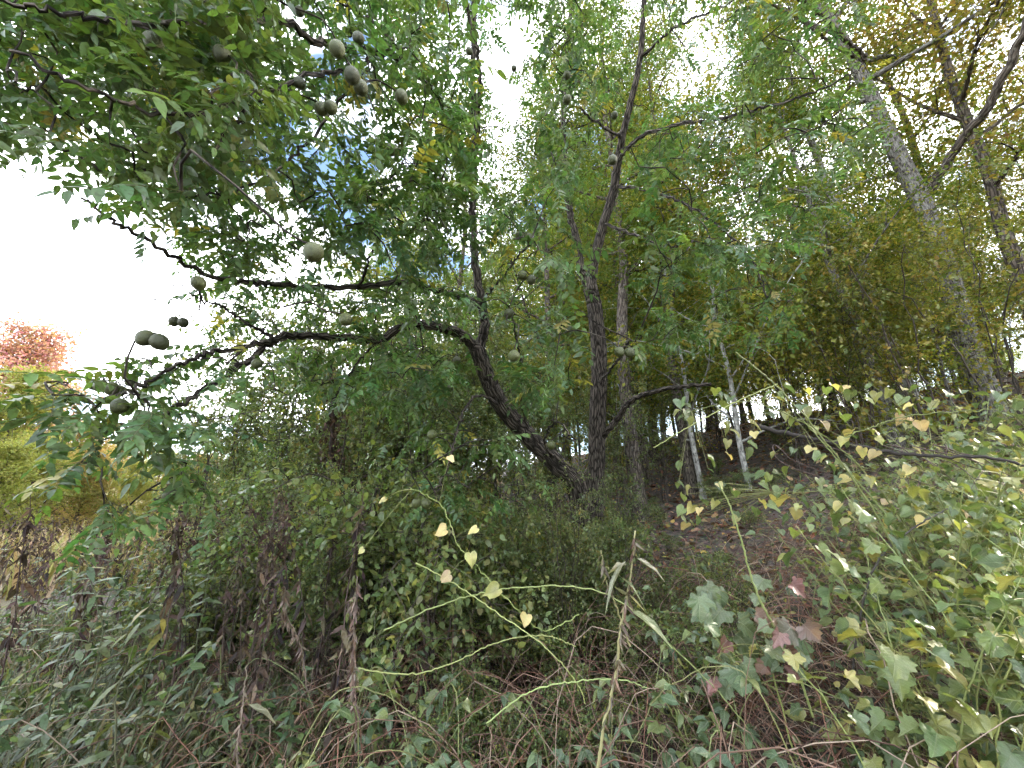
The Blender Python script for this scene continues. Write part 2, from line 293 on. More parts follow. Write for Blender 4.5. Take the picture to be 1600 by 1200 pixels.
# ------------------------------------------------------------------ woodland trees
GREENS = [(4, (.075, .12, .028)), (3, (.105, .145, .028)), (2, (.055, .09, .026)), (1.5, (.18, .175, .028)), (.2, (.30, .22, .03))]
YELLOWS = [(3, (.18, .185, .034)), (4, (.12, .15, .032)), (1.6, (.23, .20, .035)), (.6, (.20, .12, .03)), (1.5, (.065, .095, .024))]
RUSTS = [(2.2, (.17, .115, .04)), (2, (.15, .13, .03)), (3, (.11, .115, .03)), (1, (.24, .19, .04))]
def gen_tree(seed, H, r0, c0, spread, nleaf, lsize, pal, prim=20, sec=6, lean=0.03, up=0.55, sides=10, fork=False, flat=0.8):
    g = np.random.default_rng(seed); tr = Acc(); cr_ = Acc()
    k = 14; tz = np.linspace(0, 1, k); wob = np.cumsum(g.normal(0, .012 * H / 4, (k, 2)), axis=0); ld = g.uniform(0, 6.28)
    P = np.stack([wob[:, 0] + lean * H * tz ** 1.3 * math.cos(ld), wob[:, 1] + lean * H * tz ** 1.3 * math.sin(ld), H * tz - .3], -1)
    Q = curve(P, 40); R0 = r0 * (1 - np.linspace(0, 1, 40) * .88); R0[:4] *= np.array([1.4, 1.2, 1.08, 1.02]); tube(tr, Q, R0, sides, rough=.035, seed=seed)
    pts = []; dirs = []
    for i in range(prim):
        f = c0 + (1 - c0) * ((i + g.uniform(0, .8)) / prim) ** .9; f = min(f, .985); b = Q[int(f * 39)]; az = i * 2.4 + g.normal(0, .4)
        ln = spread * (1.05 - .75 * ((f - c0) / (1 - c0 + 1e-6)) ** 1.4) * g.uniform(.65, 1.15); el = up * g.uniform(.5, 1.4) + .5 * max(0, f - .7)
        d = np.array([math.cos(az) * math.cos(el), math.sin(az) * math.cos(el), math.sin(el)])
        C = [b]; 
        for j in range(5):
            d = norm(d + g.normal(0, .16, 3) + np.array([0, 0, .03 - .05 * j * (1 - up)])); C.append(C[-1] + d * ln / 5)
        C = curve(C, 12); rb = max(.012, r0 * (1 - f * .85) * .5); tube(tr, C, np.linspace(rb, .006, 12), 5)
        for s in range(sec):
            j = int(g.uniform(.25, .98) * 11); dd = norm(norm(C[j] - C[j - 1]) + g.normal(0, .75, 3) * np.array([1, 1, .55])); l2 = ln * g.uniform(.2, .5)
            E = [C[j]]
            for _ in range(3):
                dd = norm(dd + g.normal(0, .25, 3) + np.array([0, 0, -.04])); E.append(E[-1] + dd * l2 / 3)
            E = curve(E, 6); tube(tr, E, np.linspace(max(.006, rb * .35), .003, 6), 3, cap=False)
            for e in E[1:]: pts.append(e); dirs.append(dd)
    pts = np.array(pts); dirs = np.array(dirs)
    i = g.integers(0, len(pts), nleaf); off = g.normal(0, 1, (nleaf, 3)) * np.array([.36, .36, .16]) * (spread / 3.2) ** .6
    pos = pts[i] + off; ax = norm(dirs[i] + g.normal(0, .7, (nleaf, 3)) + np.array([0, 0, -.35])); nr = norm(g.normal(0, .55, (nleaf, 3)) + np.array([0, 0, flat]))
    # clusters keep a shade of their own
    cc = palette(g, nleaf, pal); cl = palette(g, len(pts), pal)[i]; cc = .5 * cc + .5 * cl
    stamp(cr_, DIAMOND, pos, ax, nr, lsize * g.uniform(.6, 1.3, nleaf), cc, width=1.1)
    return tr, cr_
VAR = []
specs = [  # seed, H, r, crown start, spread, leaves, leaf size, palette, bark
    (11, 15, .13, .26, 3.2, 17000, .085, GREENS, BARK_D), (12, 17, .17, .32, 3.6, 20000, .085, YELLOWS, BARK_G), (13, 13, .11, .24, 2.9, 16000, .085, YELLOWS, BARK_L),
    (14, 18, .19, .36, 3.8, 20000, .09, GREENS, BARK_D), (15, 14, .12, .28, 2.9, 15000, .085, RUSTS, BARK_G), (16, 8, .055, .16, 2.4, 13000, .075, GREENS, BARK_L), (17, 7.5, .05, .14, 2.5, 13000, .075, YELLOWS, BARK_L)]
for (sd_, H, r, c0, sp, nl, ls, pal, bk) in specs:
    tr, cr_ = gen_tree(sd_, H, r, c0, sp, nl, ls, pal)
    m1 = tr.mesh('trunk'); m1.materials.append(bk); m2 = cr_.mesh('crown', smooth=False); m2.materials.append(FARLEAF); VAR.append((m1, m2))
def place_tree(name, label, cat, v, x, y, rz=0., sc=1., group=None, tilt=(0, 0), mat=None):
    o = thing(name, label, cat, (x, y, float(ground(x, y)) - .05), group); o.rotation_euler = (tilt[0], tilt[1], rz); o.scale = (sc, sc, sc)
    t = link('trunk', VAR[v][0], o); c = link('crown', VAR[v][1], o); c['kind'] = 'stuff'
    if mat:
        t.material_slots[0].link = 'OBJECT'; t.material_slots[0].material = mat
    return o
rng = np.random.default_rng(5)
used = []
def free(x, y, d): return all((x - a) ** 2 + (y - b) ** 2 > d * d for a, b in used)
def pxy(px, py, d):
    p = at(px, py, d); return p[0], p[1]
# trunks that can be told apart
marked = [
    ('large lichened trunk leaning at the right edge of the wood', 1, 1545, 600, 7.2, .3, 1.28, BARK_L),
    ('pale grey trunk left of the large lichened trunk at right', 3, 1400, 610, 8.6, 1.1, .85, BARK_B),
    ('slim pale birch-like trunk in front of the bare leaf-covered slope, left of the pair', 5, 1112, 850, 8.0, 2.0, 1.15, BARK_B),
    ('slim pale birch-like trunk in front of the bare leaf-covered slope, right of the pair', 6, 1186, 880, 7.4, .2, 1.2, BARK_B),
    ('short pale trunk rising through the vine leaves below the grey trunk', 0, 1425, 780, 6.8, 2.9, .75, BARK_L),
    ('dark brown trunk cut by the right edge of the picture', 4, 1650, 560, 7.5, 4.0, 1.3, BARK_D),
    ('brown trunk on the slope between the birch pair and the grey trunk', 0, 1300, 640, 12.5, 5.0, 1.0, BARK_G),
    ('straight brown trunk right behind the twin-stemmed upright walnut', 3, 1030, 690, 14, 5.0, 1.0, BARK_G)]
MARKED = []
for lab, v, px, py, d, rz, sc, mt in marked:
    x, y = pxy(px, py, d); used.append((x, y)); MARKED.append(place_tree('woodland_tree', lab, 'tree', v, x, y, rz, sc, mat=mt))
ZONES = ((960, 'behind the walnuts'), (1150, 'behind the birch pair'), (1370, 'right of the birch pair'), (1530, 'behind the grey trunk'), (9999, 'at the right edge'))
KIND = ('green-leaved middling tree', 'tall tree with yellowing crown', 'slim pale-stemmed tree with yellow leaves', 'tall dark-stemmed tree with green crown', 'tree with rust-brown leaves', 'young green-leaved tree', 'young yellow-leaved tree')
def wood_label(v, x, y):
    px, _, z = proj((x, y, 3.0)); px = min(px[0], 9000) if z[0] > .5 else 9000
    zone = next(t for lim, t in ZONES if px < lim); dist = math.hypot(x, y)
    return f"{KIND[v]} in the wood {zone}, {'near' if dist < 16 else 'farther' if dist < 27 else 'ridge'}"
k = 0; tries = 0
while k < 72 and tries < 9000:      # the wood on the hillside
    tries += 1
    x = rng.uniform(-4, 32); y = rng.uniform(-9, 36); u = .92 * x + .4 * y; dd = math.hypot(x, y)
    if u < 5.2 or dd < 10 or (y > 0 and x / max(y, .1) < -.05): continue
    if x > 11 and -2.5 < y - .14 * x < 3.5 and rng.random() < .55: continue      # thinner towards the sun
    if not free(x, y, 2.1): continue
    if y > 0 and .3 < x / max(y, .1) < .8 and y < 12: continue
    v = int(rng.choice(7, p=[.2, .2, .15, .13, .1, .11, .11])); k += 1
    used.append((x, y)); place_tree('woodland_tree', wood_label(v, x, y), 'tree', v, x, y, rng.uniform(0, 6.28), rng.uniform(.8, 1.12), group='trees of the hillside wood', tilt=tuple(rng.normal(0, .03, 2)))
for i, (px, d, v, sc) in enumerate([(600, 19, 0, .62), (660, 15, 2, .72), (720, 19, 3, .72), (850, 13, 2, .85), (890, 17, 1, .95), (960, 12.5, 0, .9), (820, 22, 0, .9), (1010, 16, 2, 1.05), (930, 21, 3, 1.0), (1080, 13.5, 0, .95), (540, 21, 2, .6), (870, 19, 3, 1.15), (985, 8.4, 3, .92), (865, 9.2, 0, 1.0), (1065, 9.0, 1, .9), (690, 10, 0, .95), (610, 11, 2, .95), (1000, 11.5, 0, 1.1), (700, 24, 1, 1.0), (1000, 24, 1, 1.2), (770, 27, 3, 1.0)]):
    x, y = pxy(px, 690, d); used.append((x, y)); place_tree('woodland_tree', f"{KIND[v]} behind and {'left of' if px < 700 else 'between' if px < 930 else 'right of'} the two walnuts, {'nearer' if d < 17 else 'farther'}", 'tree', v, x, y, i * 2.1, sc, group='trees behind the walnuts')
for i in range(30):      # slender stems along the ridge
    px = 930 + i * 24 + 14 * math.sin(i * 5.1); d = 21 + 7 * ((i * .618) % 1); v = (2, 6, 0, 5)[i % 4]; x, y = pxy(px, 690, d)
    if free(x, y, 1.2): used.append((x, y)); place_tree('ridge_tree', wood_label(v, x, y).replace('tree', 'ridge tree', 1), 'tree', v, x, y, i * 1.1, .8 + .3 * ((i * .37) % 1), group='slender trees along the ridge')
# leafy young trees that fill the wood below the high crowns
for i, (px, d, v, sc) in enumerate([(1250, 9.5, 6, .75), (1500, 6.6, 6, .62), (1410, 7.4, 5, .6), (1450, 12, 6, .9), (1300, 12, 6, .95), (1420, 11, 6, 1.0), (1520, 9.5, 5, .95), (1080, 12, 5, .9), (1000, 13, 6, .95), (880, 13, 6, 1.0), (800, 15, 6, 1.05), (700, 16, 5, 1.0), (620, 17, 5, .95), (940, 17, 6, 1.2), (1150, 15, 6, 1.1), (1360, 15, 6, 1.15), (1480, 13, 6, 1.2), (1100, 19, 6, 1.1), (1210, 19, 6, 1.15), (1300, 18, 5, 1.15), (1420, 17, 6, 1.15), (1530, 14, 6, 1.1), (1600, 11, 6, 1.0), (1030, 20, 5, 1.1), (980, 17, 6, 1.0), (560, 14, 5, .75), (770, 11, 5, .85)]):
    x, y = pxy(px, 690, d); place_tree('young_tree', wood_label(v, x, y).replace('tree', 'understory tree', 1), 'tree', v, x, y, i * 1.7, sc, group='young trees under the wood', tilt=(0.03 * math.sin(i), .03 * math.cos(i * 2)))

def tree_limb(o, name, pts, r0, r1, mat):
    a = Acc(); tube(a, curve([at(*p) for p in pts], 40, .012, np.random.default_rng(4)), np.linspace(r0, r1, 40), 9, rough=.04, seed=3); c = a.build(name, mat, o); c.matrix_parent_inverse = o.matrix_basis.inverted()
tree_limb(MARKED[0], 'limb', [(1452, 300, 7.3), (1500, 222, 6.8), (1548, 160, 6.3), (1600, 50, 5.8), (1650, -80, 5.4)], .085, .05, BARK_D)
tree_limb(MARKED[1], 'limb', [(1352, 90, 8.6), (1320, 62, 8.0), (1285, 25, 7.5), (1240, -10, 7.0)], .05, .03, BARK_D)
tree_limb(MARKED[1], 'limb', [(1352, 95, 8.6), (1310, 75, 8.1), (1250, 30, 7.4)], .04, .02, BARK_D)
# far side of the meadow, left: sunlit autumn trees
REDS = [(3, (.30, .125, .155)), (2, (.27, .175, .165)), (1.5, (.34, .21, .13)), (.8, (.22, .19, .10))]  # reds dulled towards pink: distance haze is put into the leaf colour
LIMES = [(3, (.20, .22, .06)), (2, (.27, .25, .08)), (1, (.14, .17, .05))]
TANS = [(3, (.30, .22, .09)), (2, (.24, .21, .07)), (1, (.32, .17, .10))]
FAR = []
for sd_, pal in ((31, REDS), (32, LIMES), (33, TANS), (34, GREENS)):
    tr, cr_ = gen_tree(sd_, 11, .2, .08, 5.2, 20000, .20, pal, prim=30, sec=8, up=.75)
    m1 = tr.mesh('trunk'); m1.materials.append(BARK_G); m2 = cr_.mesh('crown', smooth=False); m2.materials.append(FARLEAF); FAR.append((m1, m2))
def far_tree(label, v, px, d, sc, rz, sub='tree', grp=None):
    x, y = pxy(px, 700, d); o = thing('autumn_tree', label, sub, (x, y, float(ground(x, y)) - .2), grp); o.rotation_euler[2] = rz; o.scale = (sc,) * 3
    link('trunk', FAR[v][0], o); c = link('crown', FAR[v][1], o); c['kind'] = 'stuff'
far_tree('red autumn tree glowing in the sun beyond the meadow at far left', 0, -5, 26, 1.2, .4)
far_tree('pinkish red tree cut by the left edge beyond the meadow', 0, -150, 36, 1.35, 2.4)
far_tree('bright yellow-green tree in front of the red autumn tree', 1, 0, 20, .78, 1.0)
far_tree('smaller yellow-green tree beside the bright one at left edge', 1, -140, 20, .8, 3.0)
far_tree('tan and yellow low tree right of the red autumn tree', 2, 120, 24, .62, .2)
for i, (px, d, sc, v) in enumerate([(190, 28, .55, 2), (260, 30, .5, 1), (330, 30, .5, 2), (400, 30, .5, 3), (470, 34, .55, 2), (540, 34, .55, 0), (620, 44, .6, 3), (700, 40, .6, 3), (70, 17, .42, 1), (150, 19, .40, 2), (220, 20, .36, 1), (20, 15, .38, 1), (300, 22, .38, 2), (380, 24, .4, 1), (-260, 34, 1.2, 0), (-330, 30, 1.1, 1)]):
    far_tree('low rounded tree in the sunlit line beyond the meadow', v, px, d, sc, i * 1.3, grp='tree line beyond the meadow')

# ------------------------------------------------------------------ the two walnuts in the middle
def frond_template(seed, L=.36, pairs=7, droop=.35, col=None, pal=None, ll=.085):
    "a feather-like compound leaf along +Y, hanging towards -Z"
    g = np.random.default_rng(seed); a = Acc(); t = np.linspace(0, 1, 7)
    P = np.stack([L * g.uniform(-.28, .28) * t * t + .012 * np.sin(t * 5 + seed), t * L * (1 - .15 * droop), -droop * L * t ** 1.8 * .7], -1); tube(a, P, np.linspace(.0022, .0009, 7), 3, attr=(.13, .14, .05), cap=False)
    Q = curve(P, 60); base = palette(g, 1, pal, .1)[0]
    pos = []; ax = []; nr = []; sz = []; cc = []
    for i in range(pairs):
        f = .2 + .8 * (i + .2) / pairs
        for s in (-1, 1):
            if g.random() < .13: continue
            j = min(58, int((f + g.uniform(-.025, .025)) * 59)); T = norm(Q[j + 1] - Q[j]); sd2 = np.array([s, 0, 0.])
            ang = math.radians(g.uniform(42, 82)); d = norm(T * math.cos(ang) + sd2 * math.sin(ang) + np.array([0, 0, -.25 + g.normal(0, .22)]))
            pos.append(Q[j]); ax.append(d); nr.append(norm(np.array([g.normal(0, .32), g.normal(.1, .25), 1]))); sz.append(ll * (1 - .9 * abs(f - .62) ** 1.6) * g.uniform(.62, 1.15)); cc.append(np.clip(base * g.uniform(.8, 1.2) * (1 + g.normal(0, .06, 3)), .005, .8))
    pos.append(Q[-1]); ax.append(norm(Q[-1] - Q[-6])); nr.append(np.array([0, .2, 1.])); sz.append(ll * .8); cc.append(base)
    stamp(a, LEAFLET, np.array(pos), np.array(ax), np.array(nr), np.array(sz), np.array(cc))
    return a
FR_PAL = [(6, (.062, .112, .045)), (5, (.080, .132, .045)), (3, (.105, .158, .042)), (.3, (.19, .19, .04))]
FR_MESH = []; FR_DATA = []
for i in range(30):
    a = frond_template(100 + i, L=[.30, .36, .42, .34][i % 4], pairs=[6, 7, 8, 7][i % 4], droop=[.2, .5, .8, .35, .6][i % 5], pal=FR_PAL, ll=[.085, .095, .10, .09][i % 4])
    FR_DATA.append((np.concatenate(a.V), np.concatenate(a.F), np.concatenate(a.A))); m = a.mesh('leaf'); m.materials.append(LEAF); FR_MESH.append(m)
# nut mesh
import bmesh
NUT = []
for i in range(3):
    bm = bmesh.new(); bmesh.ops.create_icosphere(bm, subdivisions=3, radius=1.0); g = np.random.default_rng(i)
    for v in bm.verts:
        v.co *= 1 + .025 * math.sin(3 * v.co.x + i) * math.cos(4 * v.co.y + 2 * i) ; v.co.z *= 1.06
        if v.co.z < -.9: v.co.z -= .08
    me = bpy.data.meshes.new('walnut_fruit'); bm.to_mesh(me); bm.free(); me.polygons.foreach_set('use_smooth', np.ones(len(me.polygons), bool)); me.materials.append(HUSK); NUT.append(me)

def inpoly(px, py, poly):
    c = False; n = len(poly)
    for i in range(n):
        (x1, y1), (x2, y2) = poly[i], poly[i - 1]
        if (y1 > py) != (y2 > py) and px < (x2 - x1) * (py - y1) / (y2 - y1) + x1: c = not c
    return c
BARE = (([(700, 500), (790, 530), (815, 590), (900, 690), (890, 770), (840, 740), (760, 670), (715, 600)], 4.4), ([(895, 420), (975, 420), (985, 730), (900, 730)], 5.7), ([(930, 200), (1010, 60), (1030, 80), (985, 300), (950, 440), (915, 440)], 5.4), ([(600, 490), (720, 490), (720, 535), (600, 545)], 3.4))
class Walnut:
    def __init__(s, root, seed):
        s.root = root; s.g = np.random.default_rng(seed); s.nodes = np.zeros((0, 3)); s.tw = Acc(); s.fr = []
    def limb(s, name, ctrl, r0, r1, sides=14, n=None, rough=.05):
        P = np.array([at(*c) if len(c) == 3 else c[0] for c in ctrl]); n = n or 10 * len(ctrl)
        Q = curve(P, n, .007 if r1 < .03 else .003, s.g); a = Acc(); rr = r0 + (r1 - r0) * np.linspace(0, 1, n) ** .8
        tube(a, Q, rr, sides, rough=rough, seed=int(s.g.integers(1e6))); a.build(name, BARK_W, s.root)
        s.nodes = np.vstack([s.nodes, curve(P, 6 * len(ctrl))[2:]]); return Q
    def reach(s, p, r=.007, maxd=1.3, r1=.0025):
        d = np.linalg.norm(s.nodes - p, axis=1); i = int(d.argmin()); L_ = d[i]
        if L_ > maxd: return None
        b = s.nodes[i]; m1 = b + (p - b) * .35 + s.g.normal(0, .09, 3) * L_ + np.array([0, 0, .12 * L_]); m2 = b + (p - b) * .7 + s.g.normal(0, .07, 3) * L_ + np.array([0, 0, .1 * L_])
        k = 7; Q = curve([b, m1, m2, p], k); tube(s.tw, Q, np.linspace(r * (.6 + .5 * min(L_, 1.2)), r1, k), 5, attr=None); s.nodes = np.vstack([s.nodes, Q[2:]]); return norm(Q[-1] - Q[-3])
    def grow(s, polys, avoid=()):
        pts = []
        for poly, n, d0, d1 in polys:
            xs = [p[0] for p in poly]; ys = [p[1] for p in poly]; k = 0
            while k < n:
                px, py = s.g.uniform(min(xs), max(xs)), s.g.uniform(min(ys), max(ys))
                if not inpoly(px, py, poly): continue
                k += 1
                if any(inpoly(px, py, a) for a in avoid): continue
                dd = s.g.uniform(d0, d1)
                if any(dd < lim and inpoly(px, py, a) for a, lim in BARE): continue      # trunks stay in view
                pts.append(at(px, py, dd))
        pts = np.array(pts); dm = np.array([np.linalg.norm(s.nodes - p, axis=1).min() for p in pts])
        for p in pts[np.argsort(dm)]:
            d = s.reach(p)
            if d is None: continue
            for _ in range(int(s.g.integers(3, 6))):
                a = norm(d * .5 + s.g.normal(0, .75, 3) * np.array([1, 1, .45]) + np.array([0, 0, -.12])); s.fr.append((p, a, norm(s.g.normal(0, .28, 3) + np.array([0, 0, 1.0])), s.g.uniform(.52, .84), int(s.g.integers(len(FR_MESH)))))
    def finish(s, nleaf):
        P = np.array([f[0] for f in s.fr]); x, y, z = proj(P); inside = (x > -60) & (x < 1660) & (y > -60) & (y < 1260); order = np.argsort(np.where(inside, z, 99)); big = set(order[:nleaf].tolist()); rest = Acc()
        for i, (p, a, nr, sc, v) in enumerate(s.fr):
            if i in big:
                o = link('leaf', FR_MESH[v], s.root); o.matrix_parent_inverse = Matrix.Translation(s.root.location).inverted(); o.matrix_basis = leafmat(p, a, nr, sc)
            else:
                X, Y, Z = frames(a[None], nr[None]); V, F, A = FR_DATA[v]; rest.add(p + sc * (V[:, 0:1] * X + V[:, 1:2] * Y + V[:, 2:3] * Z), F, A * s.g.uniform(.8, 1.2))
        if s.fr and rest.n: tagstuff(rest.build('crown', LEAF, s.root))
        tagstuff(s.tw.build('twigs', BARK_W, s.root))
    def nut(s, px, py, dia, k):
        d = min(3.6, .058 * FPX / dia); p = at(px, py, d); r = .029 if d < 3.55 else dia * d / FPX / 2
        s.reach(p + np.array([0, 0, r * .9]), .006, 9.0, .003)
        o = link('walnut_fruit', NUT[k % 3], s.root); o.location = p; o.rotation_euler = tuple(s.g.uniform(-.5, .5, 3)); o.scale = (r,) * 3

w1 = Walnut(thing('walnut_tree', 'leaning black-barked walnut tree hung with round green nuts', 'tree'), 1)
gb = at(905, 900, 4.5); gb = np.array([gb[0], gb[1], float(ground(gb[0], gb[1])) - .1])
w1.limb('trunk', [(gb,), (at(908, 900, 4.5),), (at(903, 770, 4.45),), (at(868, 722, 4.3),), (at(826, 682, 4.2),), (at(785, 635, 4.05),), (at(762, 590, 3.95),), (at(746, 545, 3.85),)], .135, .075, 26, 110, .05)
w1.limb('limb', [(748, 550, 3.87), (728, 528, 3.75), (700, 514, 3.6), (660, 508, 3.45), (625, 513, 3.3), (590, 531, 3.15), (530, 528, 2.9), (470, 525, 2.7), (425, 533, 2.5), (370, 575, 2.3), (310, 615, 2.1), (245, 655, 1.95), (190, 690, 1.85)], .058, .007, 14, 90)
w1.limb('limb', [(430, 530, 2.52), (395, 510, 2.35), (350, 480, 2.1), (300, 462, 1.9)], .014, .004, 8)
w1.limb('limb', [(445, 528, 2.58), (380, 540, 2.2), (300, 560, 1.9), (225, 600, 1.7), (175, 618, 1.55)], .018, .004, 8)
w1.limb('limb', [(748, 545, 3.86), (758, 510, 3.86), (752, 470, 3.9), (741, 400, 3.9), (739, 330, 3.9), (742, 270, 3.9), (741, 180, 3.85), (739, 80, 3.8), (742, -60, 3.7)], .055, .022, 14, 90)
w1.limb('limb', [(752, 478, 3.9), (720, 464, 3.7), (680, 452, 3.5), (630, 441, 3.3), (560, 450, 3.0), (500, 449, 2.8), (440, 447, 2.6), (385, 440, 2.4), (325, 430, 2.2), (265, 398, 2.05), (205, 362, 1.9), (165, 335, 1.8), (128, 305, 1.75)], .034, .005, 12, 90)
w1.limb('limb', [(740, 292, 3.9), (722, 255, 3.75), (712, 220, 3.6), (694, 165, 3.4), (672, 132, 3.2), (645, 112, 3.0), (618, 88, 2.8), (585, 78, 2.6), (530, 72, 2.4), (490, 62, 2.2), (440, 30, 2.0), (375, -4, 1.85), (300, -50, 1.7)], .034, .014, 14, 90)
w1.limb('limb', [(742, 270, 3.9), (748, 190, 3.7), (750, 110, 3.5), (738, 50, 3.4), (728, 0, 3.3), (715, -60, 3.2)], .024, .012, 10)
w1.limb('limb', [(645, 112, 3.0), (610, 60, 2.8), (560, 20, 2.6), (500, -15, 2.4)], .013, .006, 8)
w1.limb('limb', [(600, 84, 2.7), (540, 110, 2.3), (480, 120, 2.0), (400, 150, 1.75), (320, 175, 1.55), (230, 170, 1.4), (120, 130, 1.25), (20, 80, 1.2)], .015, .005, 8, 60)
w1.limb('limb', [(400, 150, 1.75), (340, 225, 1.7), (270, 245, 1.65), (190, 278, 1.6), (130, 250, 1.55), (60, 215, 1.5), (0, 190, 1.45)], .009, .003, 8, 60)
w1.limb('limb', [(585, 78, 2.6), (500, 200, 2.2), (430, 270, 2.0), (350, 300, 1.8), (270, 310, 1.7)], .010, .004, 8)
w1.limb('limb', [(440, 30, 2.0), (330, 30, 1.6), (220, 40, 1.35), (100, 20, 1.2), (-20, 0, 1.1)], .012, .005, 8)
w1.limb('limb', [(560, 450, 3.0), (580, 400, 2.8), (592, 350, 2.6), (598, 305, 2.5)], .012, .004, 8)
w1.limb('limb', [(752, 470, 3.9), (780, 440, 3.5), (810, 400, 3.0), (826, 385, 2.6)], .014, .005, 8)
w1.limb('limb', [(785, 635, 4.05), (750, 618, 3.7), (725, 640, 3.4), (712, 680, 3.1), (700, 730, 2.7), (680, 770, 2.5)], .018, .004, 8)
w1.limb('limb', [(590, 531, 3.15), (565, 560, 3.0), (535, 600, 2.8), (515, 640, 2.7)], .012, .005, 8)
w1.limb('limb', [(826, 682, 4.2), (815, 620, 3.9), (812, 560, 3.5), (800, 500, 3.0)], .022, .006, 8)
w1.limb('limb', [(868, 722, 4.3), (850, 690, 3.8), (870, 660, 3.2), (900, 690, 2.8)], .016, .005, 8)
SKY1 = [(0, 225), (175, 245), (215, 355), (330, 440), (325, 495), (180, 555), (90, 560), (0, 540)]
SKY2 = [(762, 0), (815, 0), (820, 110), (795, 250), (765, 250)]
w1.grow([([(-60, -80), (420, -80), (420, 160), (330, 300), (215, 330), (165, 225), (-60, 195)], 250, 1.35, 2.9),
         ([(300, -80), (720, -80), (735, 300), (560, 430), (330, 420), (240, 300)], 400, 2.0, 4.2),
         ([(340, 420), (740, 440), (740, 600), (560, 640), (420, 560), (330, 500)], 120, 2.7, 4.6), ([(420, 430), (760, 450), (750, 600), (480, 600)], 40, 2.2, 3.4),
         ([(60, 580), (200, 585), (250, 640), (230, 680), (130, 690), (40, 640)], 9, 1.4, 1.8),
         ([(190, 520), (420, 500), (430, 600), (250, 660)], 12, 1.7, 2.4),
         ([(100, 690), (330, 640), (340, 800), (160, 820)], 12, 1.6, 2.3),
         ([(570, 260), (900, 280), (930, 480), (860, 640), (740, 560), (600, 480)], 90, 4.0, 5.2),
         ([(620, -60), (830, -60), (850, 280), (640, 290)], 95, 3.4, 5.4), ([(620, 270), (880, 290), (900, 470), (760, 470), (620, 430)], 34, 2.1, 3.2),
         ([(780, 470), (900, 480), (900, 640), (830, 640)], 12, 2.4, 3.4),
         ([(600, 640), (760, 660), (860, 760), (640, 820)], 22, 2.3, 3.6), ([(860, 670), (960, 690), (980, 740), (880, 740)], 6, 2.6, 3.3)], avoid=(SKY1, SKY2))
NUTS = [(527, 77, 24), (550, 118, 24), (564, 137, 22), (627, 151, 20), (612, 234, 17), (240, 65, 26), (347, 85, 24), (502, 170, 20), (517, 168, 20), (490, 394, 30), (310, 442, 21), (272, 502, 15), (286, 504, 15), (227, 528, 25), (249, 534, 25), (174, 607, 20), (187, 634, 23), (165, 672, 20), (402, 568, 16), (259, 717, 15), (266, 774, 20), (281, 775, 18), (540, 499, 20), (816, 430, 15), (830, 437, 15), (795, 490, 15), (803, 556, 18), (812, 369, 14), (825, 371, 14), (714, 563, 12), (704, 606, 11), (675, 679, 15), (651, 786, 15), (665, 787, 15), (825, 791, 10), (829, 822, 12), (861, 695, 14), (733, 80, 11), (693, 15, 11), (560, 60, 18), (468, 130, 18), (468, 18, 14)]
for _ in range(46):      # fine bare twigs reaching left
    w1.reach(at(w1.g.uniform(190, 470), w1.g.uniform(430, 690), w1.g.uniform(1.7, 2.6)), .004, .9, .0012)
NUTS += [(158, 603, 18), (147, 600, 17), (186, 611, 18), (198, 640, 17), (205, 596, 16)]
for i, (px, py, dd) in enumerate(NUTS): w1.nut(px, py, dd, i)
w1.finish(300)

w2 = Walnut(thing('walnut_tree', 'upright walnut with a forked trunk standing behind the leaning one', 'tree'), 2)
gb = at(930, 850, 5.6); gb = np.array([gb[0], gb[1], float(ground(gb[0], gb[1])) - .1])
w2.limb('trunk', [(gb,), (at(929, 800, 5.6),), (at(932, 720, 5.6),), (at(934, 640, 5.6),), (at(936, 560, 5.6),), (at(930, 490, 5.6),), (at(922, 450, 5.6),)], .135, .098, 26, 110, .05)
w2.limb('limb', [(922, 455, 5.6), (928, 410, 5.6), (943, 350, 5.55), (958, 300, 5.5), (966, 250, 5.4), (972, 215, 5.3), (985, 160, 5.2), (1000, 90, 5.1), (1010, -60, 5.0)], .085, .03, 16, 90)
w2.limb('limb', [(923, 452, 5.6), (908, 420, 5.7), (902, 380, 5.75), (890, 330, 5.8), (884, 280, 5.8), (880, 180, 5.8), (888, 60, 5.8), (900, -80, 5.8)], .07, .025, 14, 90)
w2.limb('limb', [(935, 690, 5.6), (960, 660, 5.4), (985, 628, 5.2), (1020, 612, 5.0), (1060, 605, 4.8), (1110, 600, 4.6)], .05, .02, 12)
w2.limb('limb', [(966, 250, 5.4), (1000, 215, 4.9), (1060, 195, 4.4), (1110, 188, 4.0), (1180, 172, 3.6), (1260, 150, 3.2), (1340, 110, 2.9)], .03, .005, 10, 60)
w2.limb('limb', [(943, 350, 5.55), (1000, 370, 5.0), (1060, 400, 4.6), (1120, 430, 4.2)], .025, .006, 8)
w2.limb('limb', [(960, 290, 5.5), (1020, 300, 4.9), (1090, 330, 4.3), (1170, 400, 3.8), (1200, 470, 3.5)], .025, .006, 8)
w2.limb('limb', [(972, 215, 5.3), (930, 190, 4.6), (900, 160, 4.0), (885, 120, 3.4)], .022, .006, 8)
w2.limb('limb', [(934, 600, 5.6), (960, 570, 4.6), (975, 545, 3.6), (985, 530, 2.8)], .02, .005, 8)
w2.limb('limb', [(1000, 90, 5.1), (1060, 40, 4.6), (1130, 10, 4.0), (1200, -30, 3.6)], .02, .006, 8)
